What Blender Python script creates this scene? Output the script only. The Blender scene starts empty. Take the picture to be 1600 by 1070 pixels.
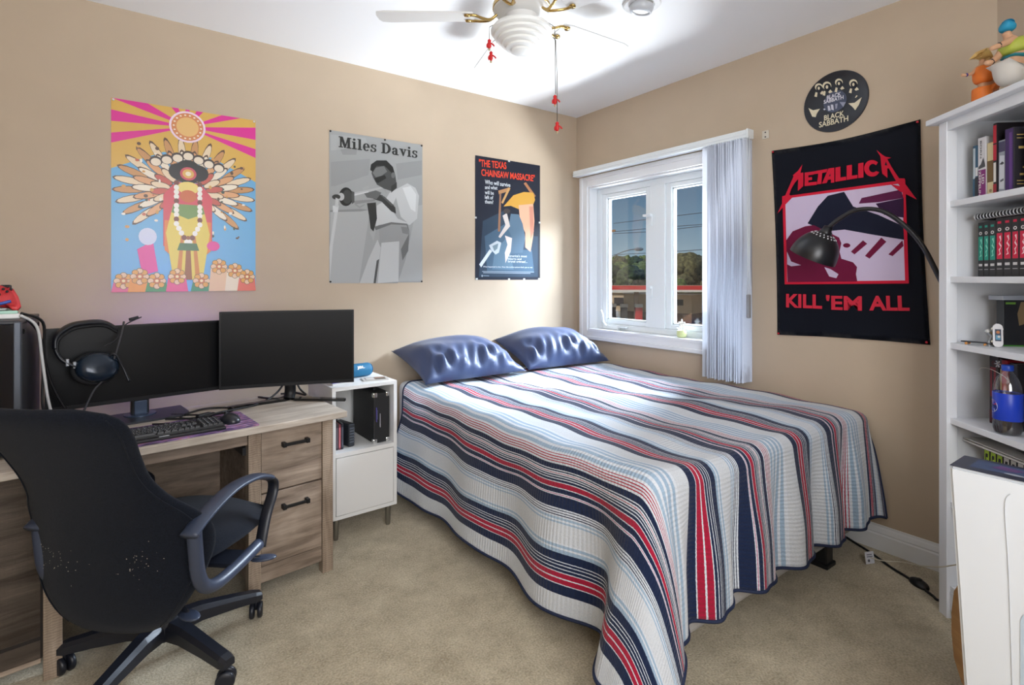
import bpy, bmesh, math, random
from mathutils import Vector, Matrix

random.seed(7)
PI = math.pi
scene = bpy.context.scene
COL = scene.collection

# ------------------------------------------------------------------ camera
CAM = Vector((-2.7315, -2.9623, 1.22))
YAW = math.radians(54.325)
FWD = Vector((math.cos(YAW), math.sin(YAW), 0))
RGT = Vector((math.sin(YAW), -math.cos(YAW), 0))
cd = bpy.data.cameras.new('camera')
cd.sensor_fit = 'HORIZONTAL'
cd.sensor_width = 36.0
cd.lens = 36.0 * 822.0 / 1600.0
cd.shift_y = -100.0 / 1600.0
cd.clip_start = 0.02
cd.clip_end = 500
cam = bpy.data.objects.new('camera', cd)
COL.objects.link(cam)
cam.location = CAM
cam.rotation_euler = (PI / 2, 0, YAW - PI / 2)
scene.camera = cam

# ------------------------------------------------------------------ world, sun, daylight
w = bpy.data.worlds.new('world')
scene.world = w
w.use_nodes = True
nt = w.node_tree
nt.nodes.clear()
wo = nt.nodes.new('ShaderNodeOutputWorld')
bg = nt.nodes.new('ShaderNodeBackground')
tc = nt.nodes.new('ShaderNodeTexCoord')
sx = nt.nodes.new('ShaderNodeSeparateXYZ')
rp = nt.nodes.new('ShaderNodeValToRGB')
rp.color_ramp.elements[0].position = 0.0
rp.color_ramp.elements[0].color = (0.36, 0.46, 0.50, 1)
rp.color_ramp.elements[1].position = 0.22
rp.color_ramp.elements[1].color = (0.055, 0.115, 0.215, 1)
e_ = rp.color_ramp.elements.new(0.10)
e_.color = (0.17, 0.27, 0.36, 1)
nt.links.new(tc.outputs['Generated'], sx.inputs[0])
nt.links.new(sx.outputs['Z'], rp.inputs[0])
nt.links.new(rp.outputs[0], bg.inputs['Color'])
bg.inputs['Strength'].default_value = 1.0
nt.links.new(bg.outputs[0], wo.inputs['Surface'])


def light(name, kind, loc, target, energy, color, sx_=1, sy_=1, angle=None):
    ld = bpy.data.lights.new(name, kind)
    ld.energy = energy
    ld.color = color
    if kind == 'AREA':
        ld.shape = 'RECTANGLE'
        ld.size = sx_
        ld.size_y = sy_
    if kind == 'SUN' and angle:
        ld.angle = angle
    if kind == 'POINT':
        ld.shadow_soft_size = sx_
    o = bpy.data.objects.new(name, ld)
    COL.objects.link(o)
    o.location = loc
    dv = Vector(target) - Vector(loc)
    if dv.length > 0:
        o.rotation_euler = dv.to_track_quat('-Z', 'Y').to_euler()
    return o


# sun behind the house (never reaches the room), skylight and sunlit-ground bounce at the window,
# added fill light behind the camera, shining in through an invented rear window
light('sun', 'SUN', (0, 0, 30), (6.0, -0.4, 26.0), 3.2, (1.0, 0.93, 0.82), angle=0.01)
light('skylight_window', 'AREA', (6.0, -2.0, 5.0), (-1.2, -0.8, 0.7), 9000, (0.76, 0.87, 1.0), 8.0, 2.4)
light('ground_bounce_window', 'AREA', (2.3, -0.9, -0.35), (-2.2, -1.3, 2.2), 900, (0.92, 0.96, 1.0), 3.4, 1.1)
light('added_rear_fill', 'AREA', (-2.55, -3.98, 1.55), (-1.9, -1.0, 1.5), 64, (0.98, 0.98, 1.0), 1.7, 1.25)

vs = scene.view_settings
vs.view_transform = 'Standard'
vs.look = 'None'
vs.exposure = 0.0
vs.gamma = 1.0
vs.use_curve_mapping = False


# ------------------------------------------------------------------ helpers
def lin(c):
    if isinstance(c, str):
        c = c.lstrip('#')
        c = tuple(int(c[i:i + 2], 16) for i in (0, 2, 4))
    out = []
    for v in c[:3]:
        v = v / 255.0
        out.append(v / 12.92 if v <= 0.04045 else ((v + 0.055) / 1.055) ** 2.4)
    return (out[0], out[1], out[2], 1.0)


MATS = {}


def mat(name, color=None, rough=0.5, metal=0.0, spec=0.5, noise=0.0, nscale=30.0, bump=0.0, bscale=60.0,
        emit=None, estr=0.0, coat=0.0, sheen=0.0, stretch=(1, 1, 1), dark=None):
    if name in MATS:
        return MATS[name]
    m = bpy.data.materials.new(name)
    m.use_nodes = True
    n = m.node_tree.nodes
    l = m.node_tree.links
    p = n['Principled BSDF']
    c = lin(color)
    p.inputs['Base Color'].default_value = c
    p.inputs['Roughness'].default_value = rough
    p.inputs['Metallic'].default_value = metal
    p.inputs['Specular IOR Level'].default_value = spec
    p.inputs['Coat Weight'].default_value = coat
    p.inputs['Sheen Weight'].default_value = sheen
    t = n.new('ShaderNodeTexCoord')
    mp = n.new('ShaderNodeMapping')
    mp.inputs['Scale'].default_value = stretch
    l.new(t.outputs['Object'], mp.inputs[0])
    if noise > 0 or dark:
        nz = n.new('ShaderNodeTexNoise')
        nz.inputs['Scale'].default_value = nscale
        nz.inputs['Detail'].default_value = 5
        l.new(mp.outputs[0], nz.inputs['Vector'])
        r = n.new('ShaderNodeValToRGB')
        r.color_ramp.elements[0].position = 0.32
        r.color_ramp.elements[1].position = 0.68
        d = lin(dark) if dark else tuple(v * (1 - noise) for v in c[:3]) + (1,)
        hi = c if dark else tuple(min(1, v * (1 + noise)) for v in c[:3]) + (1,)
        r.color_ramp.elements[0].color = d
        r.color_ramp.elements[1].color = hi
        l.new(nz.outputs['Fac'], r.inputs[0])
        l.new(r.outputs[0], p.inputs['Base Color'])
    if bump > 0:
        nb = n.new('ShaderNodeTexNoise')
        nb.inputs['Scale'].default_value = bscale
        nb.inputs['Detail'].default_value = 4
        l.new(mp.outputs[0], nb.inputs['Vector'])
        b = n.new('ShaderNodeBump')
        b.inputs['Strength'].default_value = bump
        b.inputs['Distance'].default_value = 0.01
        l.new(nb.outputs['Fac'], b.inputs['Height'])
        l.new(b.outputs[0], p.inputs['Normal'])
    if emit:
        p.inputs['Emission Color'].default_value = lin(emit)
        p.inputs['Emission Strength'].default_value = estr
    MATS[name] = m
    return m


def wood(name, c1, c2, rough=0.55, axis='X', fine=1.0, saw=0.0):
    if name in MATS:
        return MATS[name]
    m = bpy.data.materials.new(name)
    m.use_nodes = True
    n = m.node_tree.nodes
    l = m.node_tree.links
    p = n['Principled BSDF']
    p.inputs['Roughness'].default_value = rough
    t = n.new('ShaderNodeTexCoord')
    mp = n.new('ShaderNodeMapping')
    s = {'X': (1.2, 14, 14), 'Z': (14, 14, 1.2), 'Y': (14, 1.2, 14)}[axis]
    mp.inputs['Scale'].default_value = tuple(v * fine for v in s)
    l.new(t.outputs['Object'], mp.inputs[0])
    nz = n.new('ShaderNodeTexNoise')
    nz.inputs['Scale'].default_value = 2.2
    nz.inputs['Detail'].default_value = 8
    nz.inputs['Roughness'].default_value = 0.65
    nz.inputs['Distortion'].default_value = 0.6
    l.new(mp.outputs[0], nz.inputs['Vector'])
    r = n.new('ShaderNodeValToRGB')
    r.color_ramp.elements[0].position = 0.30
    r.color_ramp.elements[0].color = lin(c2)
    r.color_ramp.elements[1].position = 0.66
    r.color_ramp.elements[1].color = lin(c1)
    l.new(nz.outputs['Fac'], r.inputs[0])
    last = r.outputs[0]
    nz2 = n.new('ShaderNodeTexNoise')
    nz2.inputs['Scale'].default_value = 5.0
    nz2.inputs['Detail'].default_value = 3
    l.new(t.outputs['Object'], nz2.inputs['Vector'])
    r2 = n.new('ShaderNodeValToRGB')
    r2.color_ramp.elements[0].position = 0.35
    r2.color_ramp.elements[0].color = (0.62, 0.60, 0.58, 1)
    r2.color_ramp.elements[1].position = 0.6
    r2.color_ramp.elements[1].color = (1, 1, 1, 1)
    l.new(nz2.outputs['Fac'], r2.inputs[0])
    mx = n.new('ShaderNodeMix')
    mx.data_type = 'RGBA'
    mx.blend_type = 'MULTIPLY'
    mx.inputs[0].default_value = 0.8
    l.new(last, mx.inputs[6])
    l.new(r2.outputs[0], mx.inputs[7])
    last = mx.outputs[2]
    if saw > 0:
        wv = n.new('ShaderNodeTexWave')
        wv.wave_type = 'BANDS'
        wv.bands_direction = 'Z'
        wv.inputs['Scale'].default_value = 38
        wv.inputs['Distortion'].default_value = 6.0
        wv.inputs['Detail'].default_value = 2
        l.new(t.outputs['Object'], wv.inputs['Vector'])
        r3 = n.new('ShaderNodeValToRGB')
        r3.color_ramp.elements[0].position = 0.05
        r3.color_ramp.elements[0].color = (0.45, 0.40, 0.36, 1)
        r3.color_ramp.elements[1].position = 0.45
        r3.color_ramp.elements[1].color = (1, 1, 1, 1)
        l.new(wv.outputs['Fac'], r3.inputs[0])
        mx2 = n.new('ShaderNodeMix')
        mx2.data_type = 'RGBA'
        mx2.blend_type = 'MULTIPLY'
        mx2.inputs[0].default_value = saw
        l.new(last, mx2.inputs[6])
        l.new(r3.outputs[0], mx2.inputs[7])
        last = mx2.outputs[2]
    l.new(last, p.inputs['Base Color'])
    b = n.new('ShaderNodeBump')
    b.inputs['Strength'].default_value = 0.12
    b.inputs['Distance'].default_value = 0.005
    l.new(nz.outputs['Fac'], b.inputs['Height'])
    l.new(b.outputs[0], p.inputs['Normal'])
    MATS[name] = m
    return m


def print_mat(name, rough=0.4, spec=0.4):
    """ink: the flat colour of each printed shape comes from the mesh attribute 'ink'"""
    if name in MATS:
        return MATS[name]
    m = bpy.data.materials.new(name)
    m.use_nodes = True
    n = m.node_tree.nodes
    p = n['Principled BSDF']
    p.inputs['Roughness'].default_value = rough
    p.inputs['Specular IOR Level'].default_value = spec
    a = n.new('ShaderNodeAttribute')
    a.attribute_name = 'ink'
    m.node_tree.links.new(a.outputs['Color'], p.inputs['Base Color'])
    MATS[name] = m
    return m


def glass_mat(name, tint=(1, 1, 1), fac=0.06, rough=0.02):
    if name in MATS:
        return MATS[name]
    m = bpy.data.materials.new(name)
    m.use_nodes = True
    n = m.node_tree.nodes
    l = m.node_tree.links
    n.clear()
    o = n.new('ShaderNodeOutputMaterial')
    t = n.new('ShaderNodeBsdfTransparent')
    t.inputs[0].default_value = (*tint, 1)
    g = n.new('ShaderNodeBsdfGlossy')
    g.inputs['Roughness'].default_value = rough
    x = n.new('ShaderNodeMixShader')
    x.inputs[0].default_value = fac
    l.new(t.outputs[0], x.inputs[1])
    l.new(g.outputs[0], x.inputs[2])
    l.new(x.outputs[0], o.inputs['Surface'])
    MATS[name] = m
    return m


def link(name, me, m=None, parent=None, loc=None, rot=None, smooth=False):
    o = bpy.data.objects.new(name, me)
    COL.objects.link(o)
    if m is not None:
        for mm in (m if isinstance(m, (list, tuple)) else [m]):
            me.materials.append(mm)
    if parent is not None:
        o.parent = parent
    if loc is not None:
        o.location = loc
    if rot is not None:
        o.rotation_euler = rot
    if smooth:
        for p in me.polygons:
            p.use_smooth = True
    return o


def from_bm(name, bm, m=None, parent=None, loc=None, rot=None, smooth=False):
    me = bpy.data.meshes.new(name)
    bmesh.ops.recalc_face_normals(bm, faces=bm.faces)
    bm.to_mesh(me)
    bm.free()
    return link(name, me, m, parent, loc, rot, smooth)


def empty(name, loc=(0, 0, 0), rz=0.0, parent=None):
    o = bpy.data.objects.new(name, None)
    o.empty_display_size = 0.05
    COL.objects.link(o)
    o.location = loc
    o.rotation_euler = (0, 0, rz)
    if parent:
        o.parent = parent
    return o


def tag(o, label, cat, group=None):
    o['label'] = label
    o['category'] = cat
    if group:
        o['group'] = group
    return o


def struct(o, label=None):
    o['kind'] = 'structure'
    if label:
        o['label'] = label
    return o


def add_box(bm, x0, x1, y0, y1, z0, z1, bev=0.0, seg=2, M=None):
    b2 = bmesh.new()
    bmesh.ops.create_cube(b2, size=1.0)
    for v in b2.verts:
        v.co = Vector(((x0 + x1) / 2 + v.co.x * (x1 - x0), (y0 + y1) / 2 + v.co.y * (y1 - y0),
                       (z0 + z1) / 2 + v.co.z * (z1 - z0)))
    if bev > 0:
        bmesh.ops.bevel(b2, geom=list(b2.edges), offset=bev, segments=seg, profile=0.5, affect='EDGES')
    if M is not None:
        bmesh.ops.transform(b2, matrix=M, verts=list(b2.verts))
    merge(bm, b2)


def merge(bm, b2):
    me = bpy.data.meshes.new('tmp')
    b2.to_mesh(me)
    b2.free()
    bm.from_mesh(me)
    bpy.data.meshes.remove(me)


def box(name, x0, x1, y0, y1, z0, z1, m, parent=None, bev=0.0, seg=2, loc=None, rot=None):
    bm = bmesh.new()
    add_box(bm, x0, x1, y0, y1, z0, z1, bev, seg)
    return from_bm(name, bm, m, parent, loc, rot)


def boxes(name, lst, m, parent=None, bev=0.0, loc=None, rot=None):
    bm = bmesh.new()
    for b in lst:
        add_box(bm, *b, bev=bev)
    return from_bm(name, bm, m, parent, loc, rot)


def smooth_path(pts, n=6):
    P = [Vector(p) for p in pts]
    out = []
    for i in range(len(P) - 1):
        p0 = P[max(i - 1, 0)]
        p1 = P[i]
        p2 = P[i + 1]
        p3 = P[min(i + 2, len(P) - 1)]
        for k in range(n):
            t = k / n
            out.append(0.5 * ((2 * p1) + (-p0 + p2) * t + (2 * p0 - 5 * p1 + 4 * p2 - p3) * t * t +
                              (-p0 + 3 * p1 - 3 * p2 + p3) * t ** 3))
    out.append(P[-1])
    return out


def add_tube(bm, pts, r, seg=8, closed=False, radii=None, flat=None):
    """sweep a circle (or ellipse: flat=(ra, rb, normal)) along pts"""
    P = [Vector(p) for p in pts]
    n = len(P)
    rings = []
    prev = None
    for i in range(n):
        if closed:
            t = P[(i + 1) % n] - P[i - 1]
        else:
            t = P[min(i + 1, n - 1)] - P[max(i - 1, 0)]
        t.normalize()
        if flat:
            a = Vector(flat[2])
            a = (a - t * a.dot(t)).normalized()
        elif prev is None:
            a = t.orthogonal().normalized()
        else:
            a = (prev - t * prev.dot(t))
            a = a.normalized() if a.length > 1e-6 else t.orthogonal().normalized()
        prev = a
        b = t.cross(a)
        rr = radii[i] if radii else r
        ra, rb = (flat[0], flat[1]) if flat else (rr, rr)
        rings.append([bm.verts.new(P[i] + a * math.cos(2 * PI * k / seg) * ra + b * math.sin(2 * PI * k / seg) * rb)
                      for k in range(seg)])
    m = n if closed else n - 1
    for i in range(m):
        A = rings[i]
        B = rings[(i + 1) % n]
        for k in range(seg):
            bm.faces.new((A[k], A[(k + 1) % seg], B[(k + 1) % seg], B[k]))
    if not closed:
        bm.faces.new(rings[0][::-1])
        bm.faces.new(rings[-1])


def tube(name, pts, r, m, parent=None, seg=8, closed=False, radii=None, flat=None, loc=None, rot=None):
    bm = bmesh.new()
    add_tube(bm, pts, r, seg, closed, radii, flat)
    return from_bm(name, bm, m, parent, loc, rot, smooth=True)


def add_lathe(bm, prof, seg=24, M=None, cap=True):
    rings = []
    for (r, z) in prof:
        rings.append([bm.verts.new((max(r, 1e-4) * math.cos(2 * PI * k / seg), max(r, 1e-4) * math.sin(2 * PI * k / seg), z))
                      for k in range(seg)])
    for i in range(len(prof) - 1):
        for k in range(seg):
            bm.faces.new((rings[i][k], rings[i][(k + 1) % seg], rings[i + 1][(k + 1) % seg], rings[i + 1][k]))
    if cap:
        bm.faces.new(rings[0][::-1])
        bm.faces.new(rings[-1])
    if M is not None:
        vs_ = [v for r_ in rings for v in r_]
        bmesh.ops.transform(bm, matrix=M, verts=vs_)


def lathe(name, prof, m, parent=None, seg=24, loc=None, rot=None, smooth=True, cap=True, M=None):
    bm = bmesh.new()
    add_lathe(bm, prof, seg, M, cap)
    o = from_bm(name, bm, m, parent, loc, rot, smooth)
    if smooth:
        o.data.set_sharp_from_angle(angle=math.radians(40))
    return o


def add_prism(bm, poly, z0, z1):
    a = [bm.verts.new((p[0], p[1], z0)) for p in poly]
    b = [bm.verts.new((p[0], p[1], z1)) for p in poly]
    n = len(poly)
    bm.faces.new(a[::-1])
    bm.faces.new(b)
    for i in range(n):
        bm.faces.new((a[i], a[(i + 1) % n], b[(i + 1) % n], b[i]))


def prism(name, poly, z0, z1, m, parent=None, loc=None, rot=None, bev=0.0):
    bm = bmesh.new()
    add_prism(bm, poly, z0, z1)
    if bev:
        bmesh.ops.bevel(bm, geom=list(bm.edges), offset=bev, segments=2, affect='EDGES', clamp_overlap=True)
    return from_bm(name, bm, m, parent, loc, rot)


def rrect(x0, x1, y0, y1, r, n=5):
    out = []
    for cx, cy, a0 in ((x1 - r, y1 - r, 0), (x0 + r, y1 - r, 90), (x0 + r, y0 + r, 180), (x1 - r, y0 + r, 270)):
        for k in range(n + 1):
            a = math.radians(a0 + 90 * k / n)
            out.append((cx + r * math.cos(a), cy + r * math.sin(a)))
    return out


def circle(cx, cy, rx, ry=None, n=20, a0=0):
    ry = rx if ry is None else ry
    return [(cx + rx * math.cos(2 * PI * k / n + a0), cy + ry * math.sin(2 * PI * k / n + a0)) for k in range(n)]


def ink(name, shapes, m, parent, loc=(0, 0, 0), rot=(0, 0, 0), dz=6e-5, z0=2e-4, warp=None):
    """flat print: list of (colour, polygon) in the local xy plane, later shapes on top; one mesh"""
    V = []
    F = []
    cols = []
    for i, (c, poly) in enumerate(shapes):
        b = len(V)
        z = z0 + dz * i
        V += [(p[0], p[1], z + (warp(p[0], p[1]) if warp else 0)) for p in poly]
        F.append(list(range(b, b + len(poly))))
        cols.append(lin(c))
    me = bpy.data.meshes.new(name)
    me.from_pydata(V, [], F)
    at = me.color_attributes.new('ink', 'FLOAT_COLOR', 'CORNER')
    for p, c in zip(me.polygons, cols):
        for li in p.loop_indices:
            at.data[li].color = c
    return link(name, me, m, parent, loc, rot)


def text_mesh(s, size=1.0, bold=0.0, sx=1.0, align='CENTER', spacing=1.0, shear=0.0):
    cu = bpy.data.curves.new('txt', 'FONT')
    cu.body = s
    cu.size = size
    cu.align_x = align
    cu.align_y = 'CENTER'
    cu.offset = bold
    cu.space_character = spacing
    cu.shear = shear
    cu.resolution_u = 3
    o = bpy.data.objects.new('txt', cu)
    COL.objects.link(o)
    dg = bpy.context.evaluated_depsgraph_get()
    me = bpy.data.meshes.new_from_object(o.evaluated_get(dg))
    bpy.data.objects.remove(o)
    bpy.data.curves.remove(cu)
    me.materials.clear()
    for v in me.vertices:
        v.co.x *= sx
    return me


def text(name, s, size, m, parent, loc, rot=(0, 0, 0), bold=0.0, sx=1.0, align='CENTER', spacing=1.0, shear=0.0, fit=None):
    me = text_mesh(s, size, bold, sx, align, spacing, shear)
    if fit:   # (width, height)
        xs = [v.co.x for v in me.vertices]
        ys = [v.co.y for v in me.vertices]
        wx, wy = max(xs) - min(xs), max(ys) - min(ys)
        cx, cy = (max(xs) + min(xs)) / 2, (max(ys) + min(ys)) / 2
        for v in me.vertices:
            v.co.x = (v.co.x - cx) * fit[0] / wx
            v.co.y = (v.co.y - cy) * fit[1] / wy
    return link(name, me, m, parent, loc, rot)


def join_meshes(name, parts, m, parent, loc=(0, 0, 0), rot=(0, 0, 0)):
    bm = bmesh.new()
    for me, M in parts:
        b2 = bmesh.new()
        b2.from_mesh(me)
        bmesh.ops.transform(b2, matrix=M, verts=list(b2.verts))
        merge(bm, b2)
        bpy.data.meshes.remove(me)
    me = bpy.data.meshes.new(name)
    bm.to_mesh(me)
    bm.free()
    return link(name, me, m, parent, loc, rot)


def T(x, y, z=0):
    return Matrix.Translation((x, y, z))


def RZ(a):
    return Matrix.Rotation(a, 4, 'Z')


def copy_tree(o, parent=None):
    c = o.copy()
    COL.objects.link(c)
    c.parent = parent
    for ch in list(o.children):
        copy_tree(ch, c)
    return c


def at(px, py, D):
    """point seen at a pixel of the photograph, D metres along the view axis"""
    return CAM + FWD * D + RGT * ((px - 800) / 822.0 * D) + Vector((0, 0, (435 - py) / 822.0 * D))

# ------------------------------------------------------------------ room shell
WALL = mat('wall_paint', (195, 177, 154), rough=0.75, noise=0.02, nscale=6, bump=0.03, bscale=220)
CEIL = mat('ceiling_paint', (244, 245, 246), rough=0.9, bump=0.03, bscale=150)
WHITE_TRIM = mat('white_trim', (236, 238, 240), rough=0.35)
VINYL = mat('white_vinyl', (232, 238, 240), rough=0.3)


def carpet_mat():
    m = bpy.data.materials.new('carpet')
    m.use_nodes = True
    n = m.node_tree.nodes
    l = m.node_tree.links
    p = n['Principled BSDF']
    p.inputs['Roughness'].default_value = 0.95
    p.inputs['Specular IOR Level'].default_value = 0.1
    p.inputs['Sheen Weight'].default_value = 0.25
    t = n.new('ShaderNodeTexCoord')
    a = n.new('ShaderNodeTexNoise')
    a.inputs['Scale'].default_value = 9
    a.inputs['Detail'].default_value = 6
    a.inputs['Roughness'].default_value = 0.7
    b = n.new('ShaderNodeTexNoise')
    b.inputs['Scale'].default_value = 150
    b.inputs['Detail'].default_value = 3
    l.new(t.outputs['Object'], a.inputs['Vector'])
    l.new(t.outputs['Object'], b.inputs['Vector'])
    ad = n.new('ShaderNodeMath')
    ad.operation = 'ADD'
    l.new(a.outputs['Fac'], ad.inputs[0])
    l.new(b.outputs['Fac'], ad.inputs[1])
    r = n.new('ShaderNodeValToRGB')
    r.color_ramp.elements[0].position = 0.36
    r.color_ramp.elements[0].color = lin((154, 142, 117))
    r.color_ramp.elements[1].position = 0.66
    r.color_ramp.elements[1].color = lin((214, 202, 175))
    h = n.new('ShaderNodeMath')
    h.operation = 'MULTIPLY'
    h.inputs[1].default_value = 0.5
    l.new(ad.outputs[0], h.inputs[0])
    l.new(h.outputs[0], r.inputs[0])
    l.new(r.outputs[0], p.inputs['Base Color'])
    bp = n.new('ShaderNodeBump')
    bp.inputs['Strength'].default_value = 0.6
    bp.inputs['Distance'].default_value = 0.008
    l.new(b.outputs['Fac'], bp.inputs['Height'])
    l.new(bp.outputs[0], p.inputs['Normal'])
    return m


XL, YN = -3.85, -3.85      # left wall and the wall behind the camera
DA = math.radians(49)
DU = Vector((-math.cos(DA), -math.sin(DA), 0))      # along the diagonal wall, towards the camera
DE = Vector((math.sin(DA), -math.cos(DA), 0))       # into the diagonal wall
DSTART = Vector((0, -2.40, 0))
DLEN = (-2.40 - YN) / math.sin(DA)
CH = 2.44

flo = struct(box('floor', XL - .15, .15, YN - .15, .15, -.12, 0, carpet_mat()), 'beige carpet floor')
struct(box('ceiling', XL - .15, .15, YN - .15, .15, CH, CH + .12, CEIL), 'white painted ceiling')
struct(box('wall_back', XL - .15, .15, 0, .15, 0, CH, WALL), 'tan painted wall with three posters')
struct(box('wall_left', XL - .15, XL, YN, 0, 0, CH, WALL))
WY0, WY1, WZ0, WZ1 = -1.268, -.132, .84, 1.893        # window opening in the right wall
struct(boxes('wall_right', [(0, .15, WY1, 0, 0, CH), (0, .15, -2.40, WY0, 0, CH), (0, .15, WY0, WY1, 0, WZ0),
                            (0, .15, WY0, WY1, WZ1, CH)], WALL), 'tan painted wall around the window')
bm = bmesh.new()
add_box(bm, 0, DLEN + .1, 0, .15, 0, CH)
struct(from_bm('wall_diagonal', bm, WALL, loc=DSTART, rot=(0, 0, math.atan2(DU.y, DU.x))), 'tan diagonal wall behind bookcase')
RX0, RX1, RZ0, RZ1 = -3.4, -1.7, .92, 2.17
struct(boxes('wall_near', [(XL - .15, RX0, YN - .15, YN, 0, CH), (RX1, .15, YN - .15, YN, 0, CH), (RX0, RX1, YN - .15, YN, 0, RZ0),
                           (RX0, RX1, YN - .15, YN, RZ1, CH)], WALL))
w2 = struct(empty('added_rear_window', ((RX0 + RX1) / 2, YN, RZ0)))  # unseen window, made up to let the added rear fill light in
hw = (RX1 - RX0) / 2
for (a, b, c, d) in ((-hw - .07, -hw, -.07, RZ1 - RZ0 + .07), (hw, hw + .07, -.07, RZ1 - RZ0 + .07),
                     (-hw, hw, -.07, 0), (-hw, hw, RZ1 - RZ0, RZ1 - RZ0 + .07)):
    box('casing', a, b, 0, .02, c, d, WHITE_TRIM, w2)
box('mullion', -.03, .03, -.08, -.04, 0, RZ1 - RZ0, VINYL, w2)


# baseboards with a stepped profile
def baseboard(name, p0, p1, inward, cut=None):
    p0, p1, n = Vector(p0), Vector(p1), Vector(inward)
    prof = [(0, 0), (.016, 0), (.016, .068), (.012, .074), (.014, .080), (.009, .096), (.005, .103), (.004, .111), (0, .111)]
    bm = bmesh.new()
    A = [bm.verts.new(p0 + n * a + Vector((0, 0, z))) for a, z in prof]
    B = [bm.verts.new(p1 + n * a + Vector((0, 0, z))) for a, z in prof]
    k = len(prof)
    for i in range(k):
        bm.faces.new((A[i], A[(i + 1) % k], B[(i + 1) % k], B[i]))
    bm.faces.new(A)
    bm.faces.new(B[::-1])
    return struct(from_bm(name, bm, WHITE_TRIM), 'white moulded baseboard')


baseboard('baseboard_right', (0, 0, 0), (0, -2.40, 0), (-1, 0, 0))
baseboard('baseboard_back', (XL, 0, 0), (0, 0, 0), (0, -1, 0))
baseboard('baseboard_left', (XL, YN, 0), (XL, 0, 0), (1, 0, 0))

# ------------------------------------------------------------------ window in the right wall
win = struct(empty('window_1', (0, (WY0 + WY1) / 2, WZ0)), 'white casement window with two panes looking out on a filling station')
wl, wh = (WY1 - WY0) / 2, WZ1 - WZ0
cw = .076


def casing(name, y0, y1, z0, z1, horizontal):
    bm = bmesh.new()
    add_box(bm, -.018, 0, y0, y1, z0, z1, bev=.003)
    if horizontal:
        add_box(bm, -.026, 0, y0, y1, z0 + (z1 - z0) * .62 if z0 > 0 else z0, z1 if z0 > 0 else z0 + (z1 - z0) * .38, bev=.004)
    else:
        o_ = y0 if abs(y0) > abs(y1) else y1 - (y1 - y0) * .38
        add_box(bm, -.026, 0, o_, o_ + (y1 - y0) * .38, z0, z1, bev=.004)
    return from_bm(name, bm, WHITE_TRIM, win)


casing('casing', wl, wl + cw, -.066, wh + cw, False)
casing('casing', -wl - cw, -wl, -.066, wh + cw, False)
casing('casing', -wl, wl, wh, wh + cw, True)
casing('casing', -wl, wl, -.066, 0, True)
for nm, a in (('jamb', (0, .15, wl - .012, wl, 0, wh)), ('jamb', (0, .15, -wl, -wl + .012, 0, wh)),
              ('head', (0, .15, -wl + .012, wl - .012, wh - .012, wh)), ('sill', (-.022, .15, -wl + .012, wl - .012, -.004, .014))):
    box(nm, *a, WHITE_TRIM, win, bev=.001)
# outer frame, mullion
fd0, fd1 = .075, .14
yl, yr = wl - .012, -wl + .012
box('frame', fd0, fd1, yl - .045, yl, .014, wh - .012, VINYL, win, bev=.003)
box('frame', fd0, fd1, yr, yr + .045, .014, wh - .012, VINYL, win, bev=.003)
box('frame', fd0, fd1, yr + .045, yl - .045, wh - .055, wh - .012, VINYL, win, bev=.003)
box('frame', fd0, fd1, yr + .045, yl - .045, .014, .052, VINYL, win, bev=.003)
box('mullion', fd0 - .004, fd1, -.062, .062, .052, wh - .055, VINYL, win, bev=.003)
GL = glass_mat('window_glass', (.97, .985, 1.0), .04)
for (a, b) in ((.062, yl - .045), (yr + .045, -.062)):
    s = empty('sash', (0, 0, 0), 0, win)
    z0, z1 = .052, wh - .055
    bm = bmesh.new()
    st = .042
    for q in ((a, a + st, z0, z1), (b - st, b, z0, z1), (a + st, b - st, z0, z0 + st - .012), (a + st, b - st, z1 - st + .012, z1)):
        add_box(bm, fd0 + .008, fd1 - .005, *q, bev=.004)
    for q in ((a + st, a + st + .01, z0 + .03, z1 - .03), (b - st - .01, b - st, z0 + .03, z1 - .03), (a + st, b - st, z0 + .03, z0 + .04), (a + st, b - st, z1 - .04, z1 - .03)):
        add_box(bm, fd0 + .022, fd1 - .012, *q, bev=.002)
    from_bm('sash_frame', bm, VINYL, s)
    box('pane', .104, .110, a + st + .002, b - st - .002, z0 + .032, z1 - .032, GL, s)
# lock levers and crank
for zz in (.78, .30):
    k = box('lock_plate', fd0 - .014, fd0 - .004, .035, .055, zz - .05, zz + .03, VINYL, win, bev=.003)
    box('lever', fd0 - .032, fd0 - .012, .035, .10 if zz > .5 else .05, zz + .014, zz + .03, VINYL, k, bev=.004)
k = box('crank_base', fd0 - .035, fd0, .32, .46, .014, .045, VINYL, win, bev=.008)
tube('crank_handle', smooth_path([(fd0 - .035, .43, .04), (fd0 - .05, .445, .07), (fd0 - .045, .455, .11), (fd0 - .05, .47, .15)]), .007, VINYL, k)
box('crank_cover', fd0 - .03, fd0, .25, .36, .03, .043, VINYL, k, bev=.005)

# vertical blind pushed to one side
def blind_mat():
    m = mat('blind_fabric', (232, 233, 238), rough=0.6)
    n = m.node_tree.nodes
    l = m.node_tree.links
    tr = n.new('ShaderNodeBsdfTranslucent')
    tr.inputs[0].default_value = lin((236, 238, 244))
    mx = n.new('ShaderNodeMixShader')
    mx.inputs[0].default_value = .32
    l.new(n['Principled BSDF'].outputs[0], mx.inputs[1])
    l.new(tr.outputs[0], mx.inputs[2])
    l.new(mx.outputs[0], n['Material Output'].inputs['Surface'])
    return m


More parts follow.
